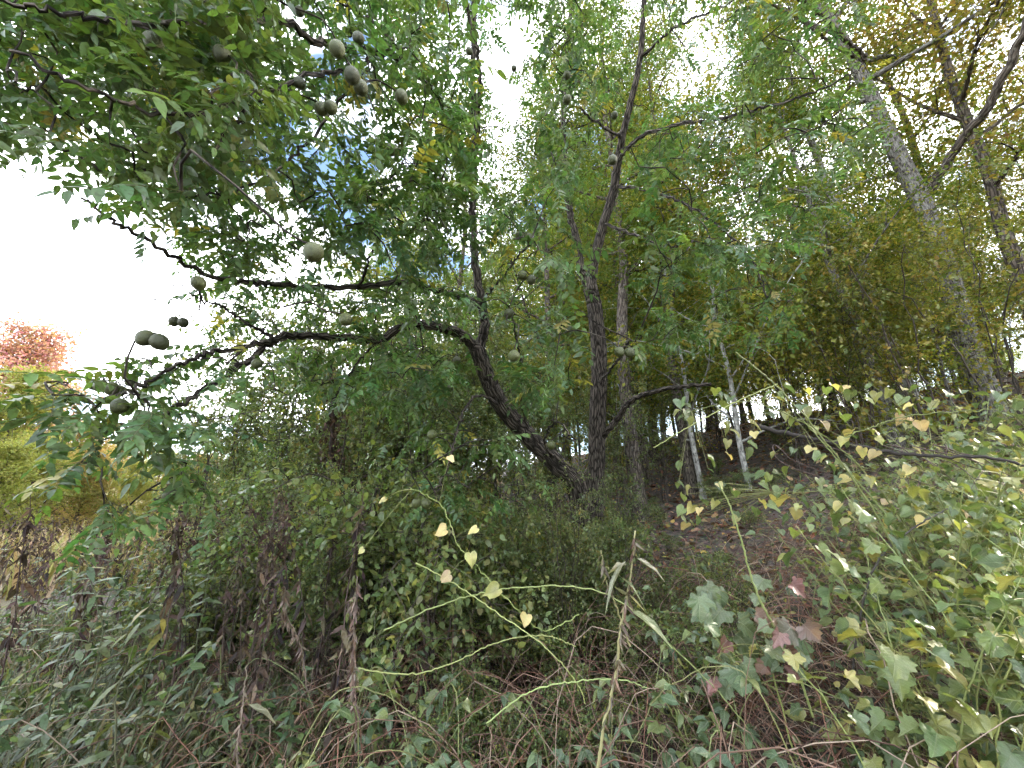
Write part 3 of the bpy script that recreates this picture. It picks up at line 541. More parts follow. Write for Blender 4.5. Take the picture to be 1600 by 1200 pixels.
w2.grow([([(830, -60), (1060, -60), (1080, 260), (960, 330), (850, 260), (835, 100)], 90, 5.0, 6.8), ([(830, -60), (940, -60), (930, 260), (850, 280), (835, 100)], 75, 2.8, 4.6),
         ([(1000, 210), (1320, 100), (1390, 130), (1300, 330), (1200, 420), (1010, 420)], 130, 2.4, 5.0),
         ([(1030, -60), (1360, -60), (1320, 110), (1040, 200)], 50, 3.0, 4.8),
         ([(1000, 400), (1220, 400), (1260, 520), (1010, 520)], 40, 3.0, 4.6),
         ([(870, 470), (1010, 460), (1060, 580), (900, 640), (860, 560)], 24, 1.9, 3.4)], avoid=(SKY2,))
for i, (px, py, dd) in enumerate([(968, 550, 16), (984, 551, 16), (886, 155, 13), (886, 118, 12), (957, 250, 15), (803, 107, 9), (960, 180, 11)]): w2.nut(px, py, dd, i)
w2.finish(200)

# ------------------------------------------------------------------ thicket behind and around the walnut
SH_PAL = [(4, (.080, .122, .050)), (3, (.110, .158, .056)), (2.4, (.15, .19, .062)), (.8, (.19, .19, .05)), (.2, (.32, .26, .07)), (.3, (.13, .09, .05))]
def gen_shrub(seed, H, nstem, nleaf, ls, pal, arch=.5, tmpl=OVATE, sidebr=7, wood=(.055, .045, .038)):
    g = np.random.default_rng(seed); st = Acc(); lf = Acc(); pts = []; dr = []
    for i in range(nstem):
        az = g.uniform(0, 6.28); h = H * g.uniform(.6, 1.05); out = arch * H * g.uniform(.2, .8); b = np.array([math.cos(az), math.sin(az), 0]); r = g.uniform(.006, .012) * (H / 2) ** .5
        P = np.array([b * .1 + np.array([0, 0, -.1]), b * out * .25 + np.array([0, 0, h * .5]), b * out * .7 + np.array([0, 0, h * .92]), b * out * 1.35 + np.array([0, 0, h * g.uniform(.75, 1.0)])])
        Q = curve(P, 16, .015 * H / 2, g); tube(st, Q, np.linspace(r, .0025, 16), 4, attr=np.array(wood) * g.uniform(.6, 1.5), cap=False)
        for s in range(sidebr):
            j = int(g.integers(4, 15)); d = norm(norm(Q[j] - Q[j - 1]) * .6 + g.normal(0, .7, 3)); l2 = H * g.uniform(.1, .28); E = [Q[j]]
            for _ in range(3): d = norm(d + g.normal(0, .3, 3) + np.array([0, 0, -.1])); E.append(E[-1] + d * l2 / 3)
            E = curve(E, 7); tube(st, E, np.linspace(.0035, .0012, 7), 3, attr=np.array(wood) * g.uniform(.6, 1.6), cap=False)
            for e in E[1:]: pts.append(e); dr.append(d)
    pts = np.array(pts); dr = np.array(dr); i = g.integers(0, len(pts), nleaf)
    pos = pts[i] + g.normal(0, .035, (nleaf, 3)); ax = norm(dr[i] * .5 + g.normal(0, .7, (nleaf, 3)) + np.array([0, 0, -.25])); nr = norm(g.normal(0, .45, (nleaf, 3)) + np.array([0, 0, .9]))
    stamp(lf, tmpl, pos, ax, nr, ls * g.uniform(.55, 1.25, nleaf), .6 * palette(g, nleaf, pal) + .4 * palette(g, len(pts), pal)[i])
    return st, lf
def proto_shrub(*a, mat=None, wood=None, **k):
    st, lf = gen_shrub(*a, **k); m1 = st.mesh('stems'); m1.materials.append(WOODY); m2 = lf.mesh('foliage', smooth=False); m2.materials.append(mat or LEAF); return m1, m2
def put(name, label, cat, meshes, x, y, rz, sc, group=None, names=('stems', 'foliage'), z=None, tilt=(0, 0)):
    o = thing(name, label, cat, (x, y, float(ground(x, y)) if z is None else z), group); o.rotation_euler = (tilt[0], tilt[1], rz); o.scale = (sc,) * 3
    for nm, m in zip(names, meshes):
        c = link(nm, m, o); c['kind'] = 'stuff'
    return o
TALL = [proto_shrub(201 + i, 4.3, 9, 5200, .062, SH_PAL, .40, sidebr=14) for i in range(4)]
LOW = [proto_shrub(221 + i, 1.4, 12, 2600, .050, SH_PAL, .6, sidebr=8) for i in range(4)]
OPEN = [proto_shrub(241 + i, 4.6, 6, 3400, .075, [(3, (.13, .15, .03)), (3, (.09, .125, .035)), (2, (.20, .18, .035)), (1, (.26, .17, .04))], .40, sidebr=15) for i in range(3)]
rng = np.random.default_rng(77)
for i, (px, d, sc) in enumerate([(330, 6.0, .75), (400, 7.5, .95), (470, 6.2, .95), (540, 5.4, .95), (600, 7.0, 1.05), (650, 5.6, .85), (700, 6.6, 1.0), (770, 7.5, 1.0), (820, 6.4, .8), (870, 8.0, .95), (500, 9, 1.1), (620, 9, 1.15), (740, 9.5, 1.15), (360, 9, .9), (430, 5.0, .7), (380, 6.6, 1.15), (450, 7.2, 1.3), (520, 6.4, 1.25), (590, 6.0, 1.2), (660, 7.0, 1.4), (560, 8.0, 1.45), (720, 8.2, 1.4), (310, 7.5, .95), (960, 7.4, .7), (1040, 8.6, .6)]):
    x, y = pxy(px, 780, d); put('tall_shrub', f"tall thin-stemmed leafy shrub {'left of' if px < 620 else 'right behind' if px < 860 else 'right of'} the leaning walnut, {'front' if d < 6.5 else 'back'} of the thicket", 'shrub', TALL[i % 4], x, y, rng.uniform(0, 6.28), sc, 'tall shrubs of the thicket')
for i, (px, d, sc) in enumerate([(560, 8, .9), (660, 10.5, 1.1), (840, 9.5, 1.0), (450, 10, .9), (950, 11, 1.1), (1130, 12, 1.0), (1240, 11, 1.1), (1340, 10.5, 1.0), (1450, 10, 1.1), (1560, 9, 1.0), (1260, 14, 1.2), (1380, 14, 1.2), (1080, 15, 1.1), (1500, 13, 1.2), (1360, 6.6, .95), (1470, 6.0, 1.0), (1590, 5.6, 1.0), (1250, 7.6, .75), (970, 13, .8), (1020, 14, .7), (1075, 14.5, .75), (1130, 15, .7), (1190, 15, .8), (1250, 16, .8), (960, 19, 1), (1010, 20, .9), (1060, 21, 1), (1110, 20, .9), (1160, 21, 1), (1210, 20, 1), (1270, 21, 1), (1330, 19, 1), (1400, 18, 1), (1460, 17, 1), (1540, 16, 1), (1600, 14, 1)]):
    x, y = pxy(px, 700, d); put('understory_shrub', f"open understory shrub under the woodland trees, {'left of' if px < 900 else 'right of' if px < 1300 else 'far right of'} the forked walnut, {'front' if d < 11 else 'back'}", 'shrub', OPEN[i % 3], x, y, rng.uniform(0, 6.28), sc, 'understory shrubs of the wood')
for i in range(46):
    px = rng.uniform(330, 1000); d = rng.uniform(3.3, 6.5); sc = rng.uniform(.6, 1.05) * (1 if px < 800 else .8)
    x, y = pxy(px, 850, d); put('low_shrub', f"low dense leafy shrub {'left of' if px < 620 else 'in front of' if px < 860 else 'right of'} the leaning walnut, {'front' if d < 4.8 else 'back'} row", 'shrub', LOW[i % 4], x, y, rng.uniform(0, 6.28), sc, 'low shrubs of the thicket')

for i in range(20):
    px = rng.uniform(1000, 1420); d = rng.uniform(5.5, 10.5); x, y = pxy(px, 850, d); put('slope_shrub', f"small shrub on the leaf-covered slope {'left of' if px < 1110 else 'below' if px < 1250 else 'right of'} the birch pair, {'lower' if d < 7 else 'upper'} slope", 'shrub', LOW[i % 4], x, y, rng.uniform(0, 6.28), rng.uniform(.22, .42), 'small shrubs on the slope')
for i in range(26):
    px = rng.uniform(700, 1180); d = rng.uniform(2.2, 3.8); x, y = pxy(px, 900, d); put('bramble_bush', f"knee-high leafy bush over the brown tangle, {'left of' if px < 900 else 'right of' if px > 1080 else 'below'} the walnut trunks", 'bush', LOW[i % 4], x, y, rng.uniform(0, 6.28), rng.uniform(.25, .5), 'knee-high bushes over the tangle')
for i, (px, d) in enumerate([(560, 4.0), (610, 3.6), (660, 4.2), (710, 3.7), (760, 3.4), (800, 3.9), (850, 3.5), (900, 3.8), (960, 4.2), (480, 4.4), (530, 3.3), (690, 3.1), (880, 3.2), (820, 4.8), (420, 4.2)]):
    x, y = pxy(px, 800, d); put('leafy_shrub', f"waist-high leafy shrub {'left of the vine-wrapped stem' if px < 520 else 'between the vine-wrapped stem and the walnut' if px < 730 else 'hiding the foot of the walnut' if px < 930 else 'right of the walnut foot'}, {'front' if d < 3.8 else 'back'}", 'shrub', LOW[(i + 1) % 4] if i % 2 else TALL[i % 4], x, y, rng.uniform(0, 6.28), (1 if i % 2 else .36) * (rng.uniform(.8, 1.1) if px > 720 else rng.uniform(1.1, 1.5)), 'waist-high shrubs round the walnut foot')
# dead weed stalks on the left
DEADPAL = [(4, (.060, .044, .040)), (3, (.095, .070, .058)), (1.5, (.15, .115, .085)), (1, (.035, .028, .028))]
GRNPAL = [(4, (.055, .095, .040)), (2, (.085, .125, .045)), (1.5, (.12, .15, .04)), (.4, (.24, .22, .05))]
def gen_weed(seed, H, pal, dry, nl):
    g = np.random.default_rng(seed); st = Acc(); lf = Acc()
    Q = curve([(0, 0, -.1), (g.normal(0, .04), g.normal(0, .04), H * .5), (g.normal(0, .12), g.normal(0, .12), H)], 16, .006, g)
    tube(st, Q, np.linspace(.006, .0022, 16), 5, attr=(.08, .06, .05) if dry else (.09, .10, .05), cap=False)
    n = nl; f = np.sort(g.uniform(.12, 1, n)); P = Q[(f * 15).astype(int)] + g.normal(0, .01, (n, 3)); az = g.uniform(0, 6.28, n)
    if dry: ax = np.stack([np.cos(az) * .45, np.sin(az) * .45, g.uniform(-1.2, -.3, n)], -1); nr = g.normal(0, 1, (n, 3)); sz = g.uniform(.05, .13, n)
    else: ax = np.stack([np.cos(az), np.sin(az), g.uniform(-.6, .5, n)], -1); nr = g.normal(0, .3, (n, 3)) + np.array([0, 0, 1]); sz = g.uniform(.09, .17, n)
    stamp(lf, LANCE, P, ax, nr, sz, palette(g, n, pal), width=1.0 if dry else 1.15)
    if dry:   # spent flower head
        n = 60; t = g.uniform(.82, 1.02, n); P = Q[np.minimum((t * 15).astype(int), 15)] + g.normal(0, .035, (n, 3)); stamp(lf, DIAMOND, P, norm(g.normal(0, 1, (n, 3)) + np.array([0, 0, .5])), g.normal(0, 1, (n, 3)), g.uniform(.012, .04, n), palette(g, n, pal))
    m1 = st.mesh('stem'); m1.materials.append(WOODY if dry else STEM); m2 = lf.mesh('leaves', smooth=False); m2.materials.append(DRY if dry else LEAF); return m1, m2
DEAD = [gen_weed(300 + i, 1.5, DEADPAL, True, 46) for i in range(6)]; GREENW = [gen_weed(320 + i, 1.25, GRNPAL, False, 34) for i in range(6)]
rng = np.random.default_rng(9)
for i in range(210):
    px = rng.uniform(-60, 560) if i % 4 else rng.uniform(300, 700); d = rng.uniform(2.4, 8.0) if i < 150 else rng.uniform(6, 11); x, y = pxy(px, 800, d)
    put('dry_weed', f"withered brown weed stalk with drooping dry leaves, {'near' if d < 4 else 'middle' if d < 6.5 else 'far'} rows {'at the left edge' if px < 150 else 'left of the thicket' if px < 400 else 'before the thicket'}", 'weed', DEAD[i % 6], x, y, rng.uniform(0, 6.28), rng.uniform(.7, 1.12), 'withered weed stalks at left', ('stem', 'leaves'), tilt=tuple(rng.normal(0, .09, 2)))
for i in range(115):
    px = rng.uniform(-60, 640); d = rng.uniform(2.0, 6.5); x, y = pxy(px, 800, d)
    put('leafy_weed', f"green lance-leaved weed {'near the camera' if d < 3.5 else 'farther back'} among withered stalks {'at the left edge' if px < 150 else 'left of the thicket' if px < 400 else 'before the thicket'}", 'weed', GREENW[i % 6], x, y, rng.uniform(0, 6.28), rng.uniform(.5, 1.05) * (.75 if px > 400 else 1), 'green weeds at left', ('stem', 'leaves'), tilt=tuple(rng.normal(0, .12, 2)))

# grass, low ground cover, dry bramble tangle: nobody could count these
def scatter(rng, n, d0, d1, p0, p1):
    d = d0 + (d1 - d0) * rng.random(n) ** .8; px = rng.uniform(p0, p1, n); x = (px - 800) / FPX * d; y = d * math.cos(PITCH) + (0.15) ; return x, y
a = Acc(); n = 15000; x, y = scatter(rng, n, 1.3, 6.5, -150, 620); z = ground(x, y)
BL = (np.array([(-.5, 0, 0), (.5, 0, 0), (-.42, .4, .0), (.42, .4, .0), (-.28, .75, -.09), (.28, .75, -.09), (0, 1, -.24)]) * np.array([.045, 1, 1]), np.array([(0, 1, 3), (0, 3, 2), (2, 3, 5), (2, 5, 4), (4, 5, 6)]))
az = rng.uniform(0, 6.28, n); tl = rng.uniform(.15, .9, n); ax = np.stack([np.cos(az) * tl, np.sin(az) * tl, np.ones(n)], -1); nr = np.stack([-np.cos(az), -np.sin(az), tl], -1) + rng.normal(0, .2, (n, 3))
stamp(a, BL, np.stack([x, y, z - .02], -1), ax, nr, rng.uniform(.16, .48, n), palette(rng, n, [(4, (.065, .085, .042)), (3, (.095, .115, .055)), (2, (.16, .15, .08)), (1, (.22, .19, .11))]))
tagstuff(a.build('grass', LEAF, smooth=False), 'long grey-green grass at the bottom left', 'grass')
a = Acc(); n = 15000; x, y = scatter(rng, n, 1.3, 7.0, -150, 1750); z = ground(x, y) + rng.random(n) ** 1.5 * .38
ax = norm(rng.normal(0, 1, (n, 3)) * np.array([1, 1, .35])); nr = norm(rng.normal(0, .4, (n, 3)) + np.array([0, -.15, 1]))
stamp(a, OVATE, np.stack([x, y, z], -1), ax, nr, rng.uniform(.022, .07, n), palette(rng, n, [(4, (.08, .12, .055)), (3, (.115, .16, .065)), (1.5, (.17, .21, .08)), (.5, (.32, .29, .10)), (.5, (.16, .09, .05))]))
tagstuff(a.build('ground_cover', LEAF, smooth=False), 'low leafy ground cover along the bottom', 'ground cover')
a = Acc()
for i in range(2600):
    px = rng.uniform(430, 1500) if i % 5 else rng.uniform(-50, 1700); d = rng.uniform(1.35, 4.6); p = at(px, 900, d); x, y = p[0], p[1]; z = float(ground(x, y)); az = rng.uniform(0, 6.28); l = rng.uniform(.25, 1.1); h = rng.uniform(.02, .5) * l; z0 = z + rng.random() ** 2 * .35
    dx, dy = math.cos(az) * l, math.sin(az) * l
    Q = curve([(x, y, z0), (x + dx * .35, y + dy * .35, z0 + h), (x + dx * .75, y + dy * .75, z0 + h * 1.1 + rng.normal(0, .05)), (x + dx, y + dy, z0 + rng.uniform(-.05, .6) * h)], 9, .008, rng)
    tube(a, Q, rng.uniform(.0012, .0032), 3, attr=np.array([(.16, .085, .06), (.21, .135, .10), (.10, .06, .047), (.27, .21, .16)][int(rng.integers(4))]) * rng.uniform(.7, 1.3), cap=False)
tagstuff(a.build('bramble_tangle', WOODY, smooth=False), 'tangle of thin reddish brown dead bramble stems at bottom centre', 'brambles')
a = Acc(); n = 42000; r = rng.random(n) ** .7; th = rng.uniform(-.25, 1.5, n); rr = 3 + 28 * r; x = rr * np.sin(th); y = rr * np.cos(th); z = ground(x, y) + rng.uniform(.005, .05, n)
stamp(a, OVATE, np.stack([x, y, z], -1), norm(rng.normal(0, 1, (n, 3)) * np.array([1, 1, .25])), norm(rng.normal(0, .4, (n, 3)) + np.array([0, 0, 1])), rng.uniform(.06, .15, n), palette(rng, n, [(4, (.15, .09, .055)), (3, (.23, .145, .09)), (2, (.075, .045, .03)), (1.2, (.34, .24, .15)), (.4, (.36, .30, .09))], .25))
tagstuff(a.build('leaf_litter', DRY, smooth=False), 'fallen brown leaves covering the woodland slope', 'leaf litter')
# meadow behind the weeds
a = Acc(); n = 16000; d = 9 + 30 * rng.random(n) ** 1.2; px = rng.uniform(-350, 780, n); x = (px - 800) / FPX * d; y = d; z = ground(x, y)
az = rng.uniform(0, 6.28, n); tl = rng.uniform(.05, .4, n); ax = np.stack([np.cos(az) * tl, np.sin(az) * tl, np.ones(n)], -1); nr = np.stack([-np.cos(az), -np.sin(az), tl], -1)
stamp(a, BL, np.stack([x, y, z], -1), ax, nr, rng.uniform(.5, 1.4, n), palette(rng, n, [(3, (.30, .25, .12)), (2, (.22, .22, .08)), (2, (.34, .26, .17)), (1, (.16, .19, .06))]), width=1.6)
tagstuff(a.build('meadow_grass', DRY, smooth=False), 'tall tan and yellow-green meadow growth behind the weeds at left', 'meadow grass')

# ------------------------------------------------------------------ plants whose leaves can be picked apart
def warp(tmpl, seed):
    "the same leaf, folded, curled and twisted its own way"
    g = np.random.default_rng(seed); V = tmpl[0].copy(); x, y = V[:, 0].copy(), V[:, 1].copy()
    V[:, 0] = x * g.uniform(.78, 1.1) + g.uniform(-.12, .12) * y * y
    V[:, 2] += g.uniform(-.05, .55) * np.abs(x) - g.uniform(-.1, .5) * y * y + g.uniform(-.45, .45) * x * y + .05 * np.sin(7 * x + 5 * y + seed) + g.normal(0, .02, len(V))
    V[1:, :2] *= 1 + g.normal(0, .05, (len(V) - 1, 1))
    return V, tmpl[1]
def leafmesh(tmpl, col, nm='leaf', mat=None, seed=0):
    a = Acc(); V, F = warp(tmpl, seed); g = np.random.default_rng(seed + 1); c = np.array(col)[None] * (1 + g.normal(0, .13, (len(V), 1))) * (1 + g.normal(0, .04, (len(V), 3))); a.add(V, F, np.clip(c, .005, .8)); m = a.mesh(nm); m.materials.append(mat or LEAF_V); return m
def leafset(tmpl, cols, n, s0): return [leafmesh(tmpl, cols[i % len(cols)], seed=s0 + i) for i in range(n)]
C_LIGHT = [(.12, .175, .062), (.155, .205, .070), (.10, .15, .06), (.20, .22, .075), (.085, .13, .06), (.27, .26, .09)]
MAPLES = leafset(MAPLE, C_LIGHT, 18, 1000); GRAPES = leafset(GRAPE, C_LIGHT, 18, 1100); HEARTS_G = leafset(HEART, C_LIGHT[:5], 15, 1200)
HEARTS_Y = leafset(HEART, [(.46, .39, .17), (.43, .39, .17), (.34, .34, .13), (.44, .34, .19), (.28, .29, .11)], 15, 1300)
OVATES = leafset(OVATE, [(.085, .14, .075), (.11, .17, .08), (.07, .115, .07), (.16, .20, .075)], 12, 1400)
REDM = leafset(MAPLE, [(.20, .10, .095), (.19, .13, .11), (.24, .15, .12), (.14, .135, .10)], 8, 1500); GRNM = leafset(MAPLE, [(.085, .13, .065), (.10, .14, .07)], 8, 1550)
LANCES = leafset(LANCE, [(.26, .26, .19), (.16, .19, .10), (.30, .27, .19)], 6, 1600)
class Plant:
    def __init__(s, name, label, cat, base, seed, group=None):
        s.b = np.array(base, float); s.o = thing(name, label, cat, base, group); s.g = np.random.default_rng(seed); s.st = Acc()
    def stem(s, P, r0, r1, n=24, col=(.16, .19, .06), wob=.003, sides=6):
        Q = curve(np.array(P, float) - s.b, n, wob, s.g); tube(s.st, Q, np.linspace(r0, r1, n), sides, attr=np.array(col) * s.g.uniform(.85, 1.15)); return Q + s.b
    def leaf(s, frm, pos, axis, nrm, size, mesh, pr=.0012, col=(.17, .18, .06)):
        frm = np.asarray(frm) - s.b; p = np.asarray(pos, float) - s.b
        if np.linalg.norm(p - frm) > .004: tube(s.st, curve([frm, (frm + p) / 2 + np.array([0, 0, .012]), p], 5), pr, 3, attr=col, cap=False)
        o = link('leaf', mesh, s.o); o.matrix_basis = leafmat(p, axis, nrm, size); return o
    def done(s, mat=None, nm='stem'): return s.st.build(nm, mat or STEM, s.o)
def leafy(pl, Q, k, meshes, size, f0=.3, pet=.07, up=.55, face=.25):
    "leaves on stalks along a stem, turned to the light"
    for i in range(k):
        f = f0 + (1 - f0) * (i + pl.g.uniform(0, .6)) / k; b = Q[min(len(Q) - 1, int(f * (len(Q) - 1)))]; az = i * 2.4 + pl.g.normal(0, .4); d = np.array([math.cos(az), math.sin(az), .25]); p = b + d * pet * pl.g.uniform(.5, 1.3)
        ax = norm(np.array([d[0], d[1], pl.g.uniform(-.7, .1)])); nr = norm(pl.g.normal(0, .3, 3) + np.array([0, -face, up + .4])); pl.leaf(b, p, ax, nr, size * pl.g.uniform(.6, 1.2), meshes[int(pl.g.integers(len(meshes)))])
rng = np.random.default_rng(21)
def base_at(px, d):
    x, y = pxy(px, 850, d); return (x, y, float(ground(x, y)))
# saplings and vines at right
for i in range(118):
    px = rng.uniform(1040, 1740) if i < 40 else rng.uniform(1300, 1780); d = rng.uniform(1.4, 4.4); b = base_at(px, d)
    if px < 1270 and d > 2.2: continue
    kind = i % 3; lab = ['maple seedling with lobed pale green leaves', 'vine with broad lobed yellow-green leaves', 'plant with rounded heart leaves'][kind] + f" {'by the right edge' if px > 1520 else 'in the lower right' if px > 1330 else 'right of the bottom centre'}, {'nearest row' if d < 2.2 else 'middle row' if d < 3.3 else 'back row'}"
    pl = Plant(['maple_seedling', 'lobed_vine', 'heart_leaf_plant'][kind], lab, ['seedling', 'vine', 'plant'][kind], b, 400 + i, ['maple seedlings at lower right', 'vines at lower right', 'heart-leaved plants at lower right'][kind])
    for s in range(2):
        h = rng.uniform(.5, 1.25) * (1.15 if px > 1350 else .75); az = rng.uniform(0, 6.28); ex = np.array([math.cos(az), math.sin(az), 0]) * h * .35
        Q = pl.stem([np.array(b) - [0, 0, .05], np.array(b) + ex * .3 + [0, 0, h * .55], np.array(b) + ex + [0, 0, h]], .0045, .0018); leafy(pl, Q, 17, [MAPLES, GRAPES, HEARTS_G][kind], [.058, .066, .052][kind] * (1.15 if d < 2.3 else 1.0), pet=.11)
    pl.done()
# trifoliate brambles along the bottom
for i in range(84):
    px = rng.uniform(340, 1400); d = rng.uniform(1.35, 3.6); b = np.array(base_at(px, d)); pl = Plant('bramble_plant', f"green bramble shoot with three-part leaves, {'left of' if px < 700 else 'below' if px < 1000 else 'right of'} the walnut trunks, {'nearest' if d < 2 else 'middle' if d < 2.8 else 'back'} row", 'bramble', b, 500 + i, 'green bramble shoots along the bottom')
    az = rng.uniform(0, 6.28); l = rng.uniform(.4, .9); ex = np.array([math.cos(az), math.sin(az), 0]) * l; h = rng.uniform(.25, .75); Q = pl.stem([b - [0, 0, .05], b + ex * .3 + [0, 0, h], b + ex * .8 + [0, 0, h * .95], b + ex * 1.1 + [0, 0, h * .6]], .003, .0014, col=(.14, .16, .06))
    for j in range(5):
        q = Q[int((.25 + .7 * j / 5) * 23)]; a2 = rng.uniform(0, 6.28); p = q + np.array([math.cos(a2), math.sin(a2), .3]) * .05
        for t in (-1.1, 0, 1.1): pl.leaf(q, p, np.array([math.cos(a2 + t), math.sin(a2 + t), rng.uniform(-.4, .1)]), norm(rng.normal(0, .25, 3) + np.array([0, -.2, 1])), rng.uniform(.045, .08), OVATES[int(rng.integers(12))])
    pl.done()
# light green canes, traced
def cane(label, pts, r0=.0035, r1=.002, col=(.21, .25, .09), nm='arching_cane', leaves=0, meshes=None, size=.05):
    P = [at(*p) for p in pts]; pl = Plant(nm, label, 'cane', P[0], len(label)); Q = pl.stem(P, r0, r1, 12 * len(pts), col, .0015)
    if leaves: leafy(pl, Q, leaves, meshes or OVATES, size, f0=.1, pet=.03)
    pl.done()
cane('long light green cane arching over the middle of the brown tangle', [(600, 985, 1.75), (690, 945, 1.7), (780, 922, 1.65), (880, 916, 1.6), (960, 935, 1.55), (1050, 1010, 1.5), (1130, 1090, 1.5), (1200, 1180, 1.5)])
cane('low green cane sagging from left to centre under the arching one', [(560, 1045, 1.7), (640, 1054, 1.65), (710, 1035, 1.6), (780, 1003, 1.6), (850, 993, 1.6), (900, 1010, 1.6)], .003)
cane('thin cane slanting down from the yellow leaves to the tangle', [(650, 880, 1.6), (710, 912, 1.6), (780, 960, 1.55), (850, 1010, 1.5), (900, 1065, 1.5), (915, 1100, 1.5)], .0025)
cane('cane curving low across the bottom centre of the tangle', [(760, 1130, 1.5), (830, 1080, 1.5), (900, 1065, 1.5), (970, 1062, 1.5), (1010, 1075, 1.5)], .003)
cane('upright pale green stalk with a small yellow tip in front of the birch pair', [(1270, 1120, 1.6), (1240, 1030, 1.6), (1212, 985, 1.6), (1180, 920, 1.6), (1160, 850, 1.6), (1140, 790, 1.6), (1122, 755, 1.6)], .005, .003, leaves=0)
cane('tall green stem crossing the vine leaves at right', [(1478, 1060, 1.9), (1450, 960, 1.9), (1415, 890, 1.9), (1360, 790, 1.9), (1290, 690, 1.9), (1220, 610, 1.9), (1150, 550, 1.9)], .006, .003, (.15, .19, .07))
cane('second thin green stem beside the tall one crossing the vine', [(1440, 900, 2.0), (1380, 800, 2.0), (1310, 720, 2.0), (1240, 640, 2.0), (1200, 600, 2.0)], .004, .002, (.19, .22, .08))
cane('thin green stem running left from the crossing stems', [(1215, 600, 1.95), (1150, 628, 1.95), (1080, 665, 1.95), (1020, 700, 1.95)], .003, .002)
cane('dark bare stem leaning across the maple leaves at right', [(1330, 1060, 2.1), (1345, 960, 2.1), (1370, 880, 2.1), (1420, 830, 2.1), (1480, 795, 2.1)], .006, .004, (.05, .045, .04))
# pale stalks and dead leaves standing at the bottom centre
def dead_stalk(label, pts, seed, r=.005, col=(.22, .22, .10), dry=60, lan=4):
    P = [at(*p) for p in pts]; pl = Plant('dead_stalk', label, 'stalk', P[0], seed); Q = pl.stem(P, r, r * .45, 40, col, .002); g = pl.g; a = Acc()
    if dry:
        n = dry * 2; i = g.integers(6, 39, n); az = g.uniform(0, 6.28, n); stamp(a, LANCE, Q[i] - pl.b, np.stack([np.cos(az) * .4, np.sin(az) * .4, g.uniform(-1.3, -.3, n)], -1), g.normal(0, 1, (n, 3)), g.uniform(.02, .06, n), palette(g, n, [(3, (.125, .100, .080)), (2, (.085, .066, .052)), (1, (.19, .16, .13))]), width=.8); tagstuff(a.build('withered_leaves', DRY, pl.o, smooth=False))
    for j in range(lan):
        q = Q[int(g.integers(12, 38))]; s = g.choice([-1, 1]); pl.leaf(q, q + np.array([s * .02, 0, .005]), np.array([s, g.normal(0, .3), -.45]), norm(np.array([0, -.4, 1]) + g.normal(0, .2, 3)), g.uniform(.1, .17), LANCES[j % 6])
    pl.done()
dead_stalk('tall pale stalk with withered leaves right of centre at the bottom', [(930, 1230, 1.3), (945, 1130, 1.32), (962, 1050, 1.35), (970, 980, 1.37), (985, 900, 1.4), (992, 830, 1.42)], 1, .006)
dead_stalk('thin bent stalk crossing the tall pale one', [(985, 1010, 1.4), (960, 940, 1.4), (945, 900, 1.4), (938, 860, 1.4)], 2, .003, dry=8, lan=2)
dead_stalk('brown stalk wrapped in curled dead leaves left of centre', [(556, 1170, 1.6), (555, 1080, 1.62), (552, 1000, 1.64), (558, 900, 1.66)], 3, .004, (.11, .085, .07), 90, 0)
dead_stalk('drooping stalk of crumpled brown leaves above the dark hollow', [(480, 1080, 1.9), (470, 1010, 1.9), (448, 960, 1.9), (445, 915, 1.9)], 4, .004, (.12, .09, .07), 60, 0)
dead_stalk('pale dry stalk standing in the grass at lower left', [(370, 1230, 1.5), (372, 1160, 1.5), (380, 1100, 1.55), (385, 1040, 1.6)], 5, .004, (.18, .15, .11), 30, 1)
# the vine with yellow heart leaves, centre
P = [at(*p) for p in [(905, 960, 1.75), (850, 985, 1.7), (800, 945, 1.6), (750, 890, 1.6), (715, 850, 1.6), (690, 790, 1.65), (640, 760, 1.7)]]
pl = Plant('yellow_heart_vine', 'thin vine carrying yellow heart-shaped leaves in front of the thicket', 'vine', P[0], 61); Q = pl.stem(P, .0025, .0015, 60)
for i, (px, py, s) in enumerate([(697, 835, 24), (745, 832, 22), (735, 873, 27), (703, 905, 24), (779, 930, 34), (823, 967, 22), (602, 784, 16), (568, 862, 14), (702, 718, 16)]):
    d = 1.58; p = at(px, py - s * .3, d); j = int(np.linalg.norm(Q - p, axis=1).argmin()); g = pl.g
    pl.leaf(Q[j], p, norm(np.array([g.normal(0, .9), -.25, -.8])), norm(np.array([g.normal(0, .5), -1, .6])), s * d / FPX * .75, HEARTS_Y[i % 5])
pl.done()
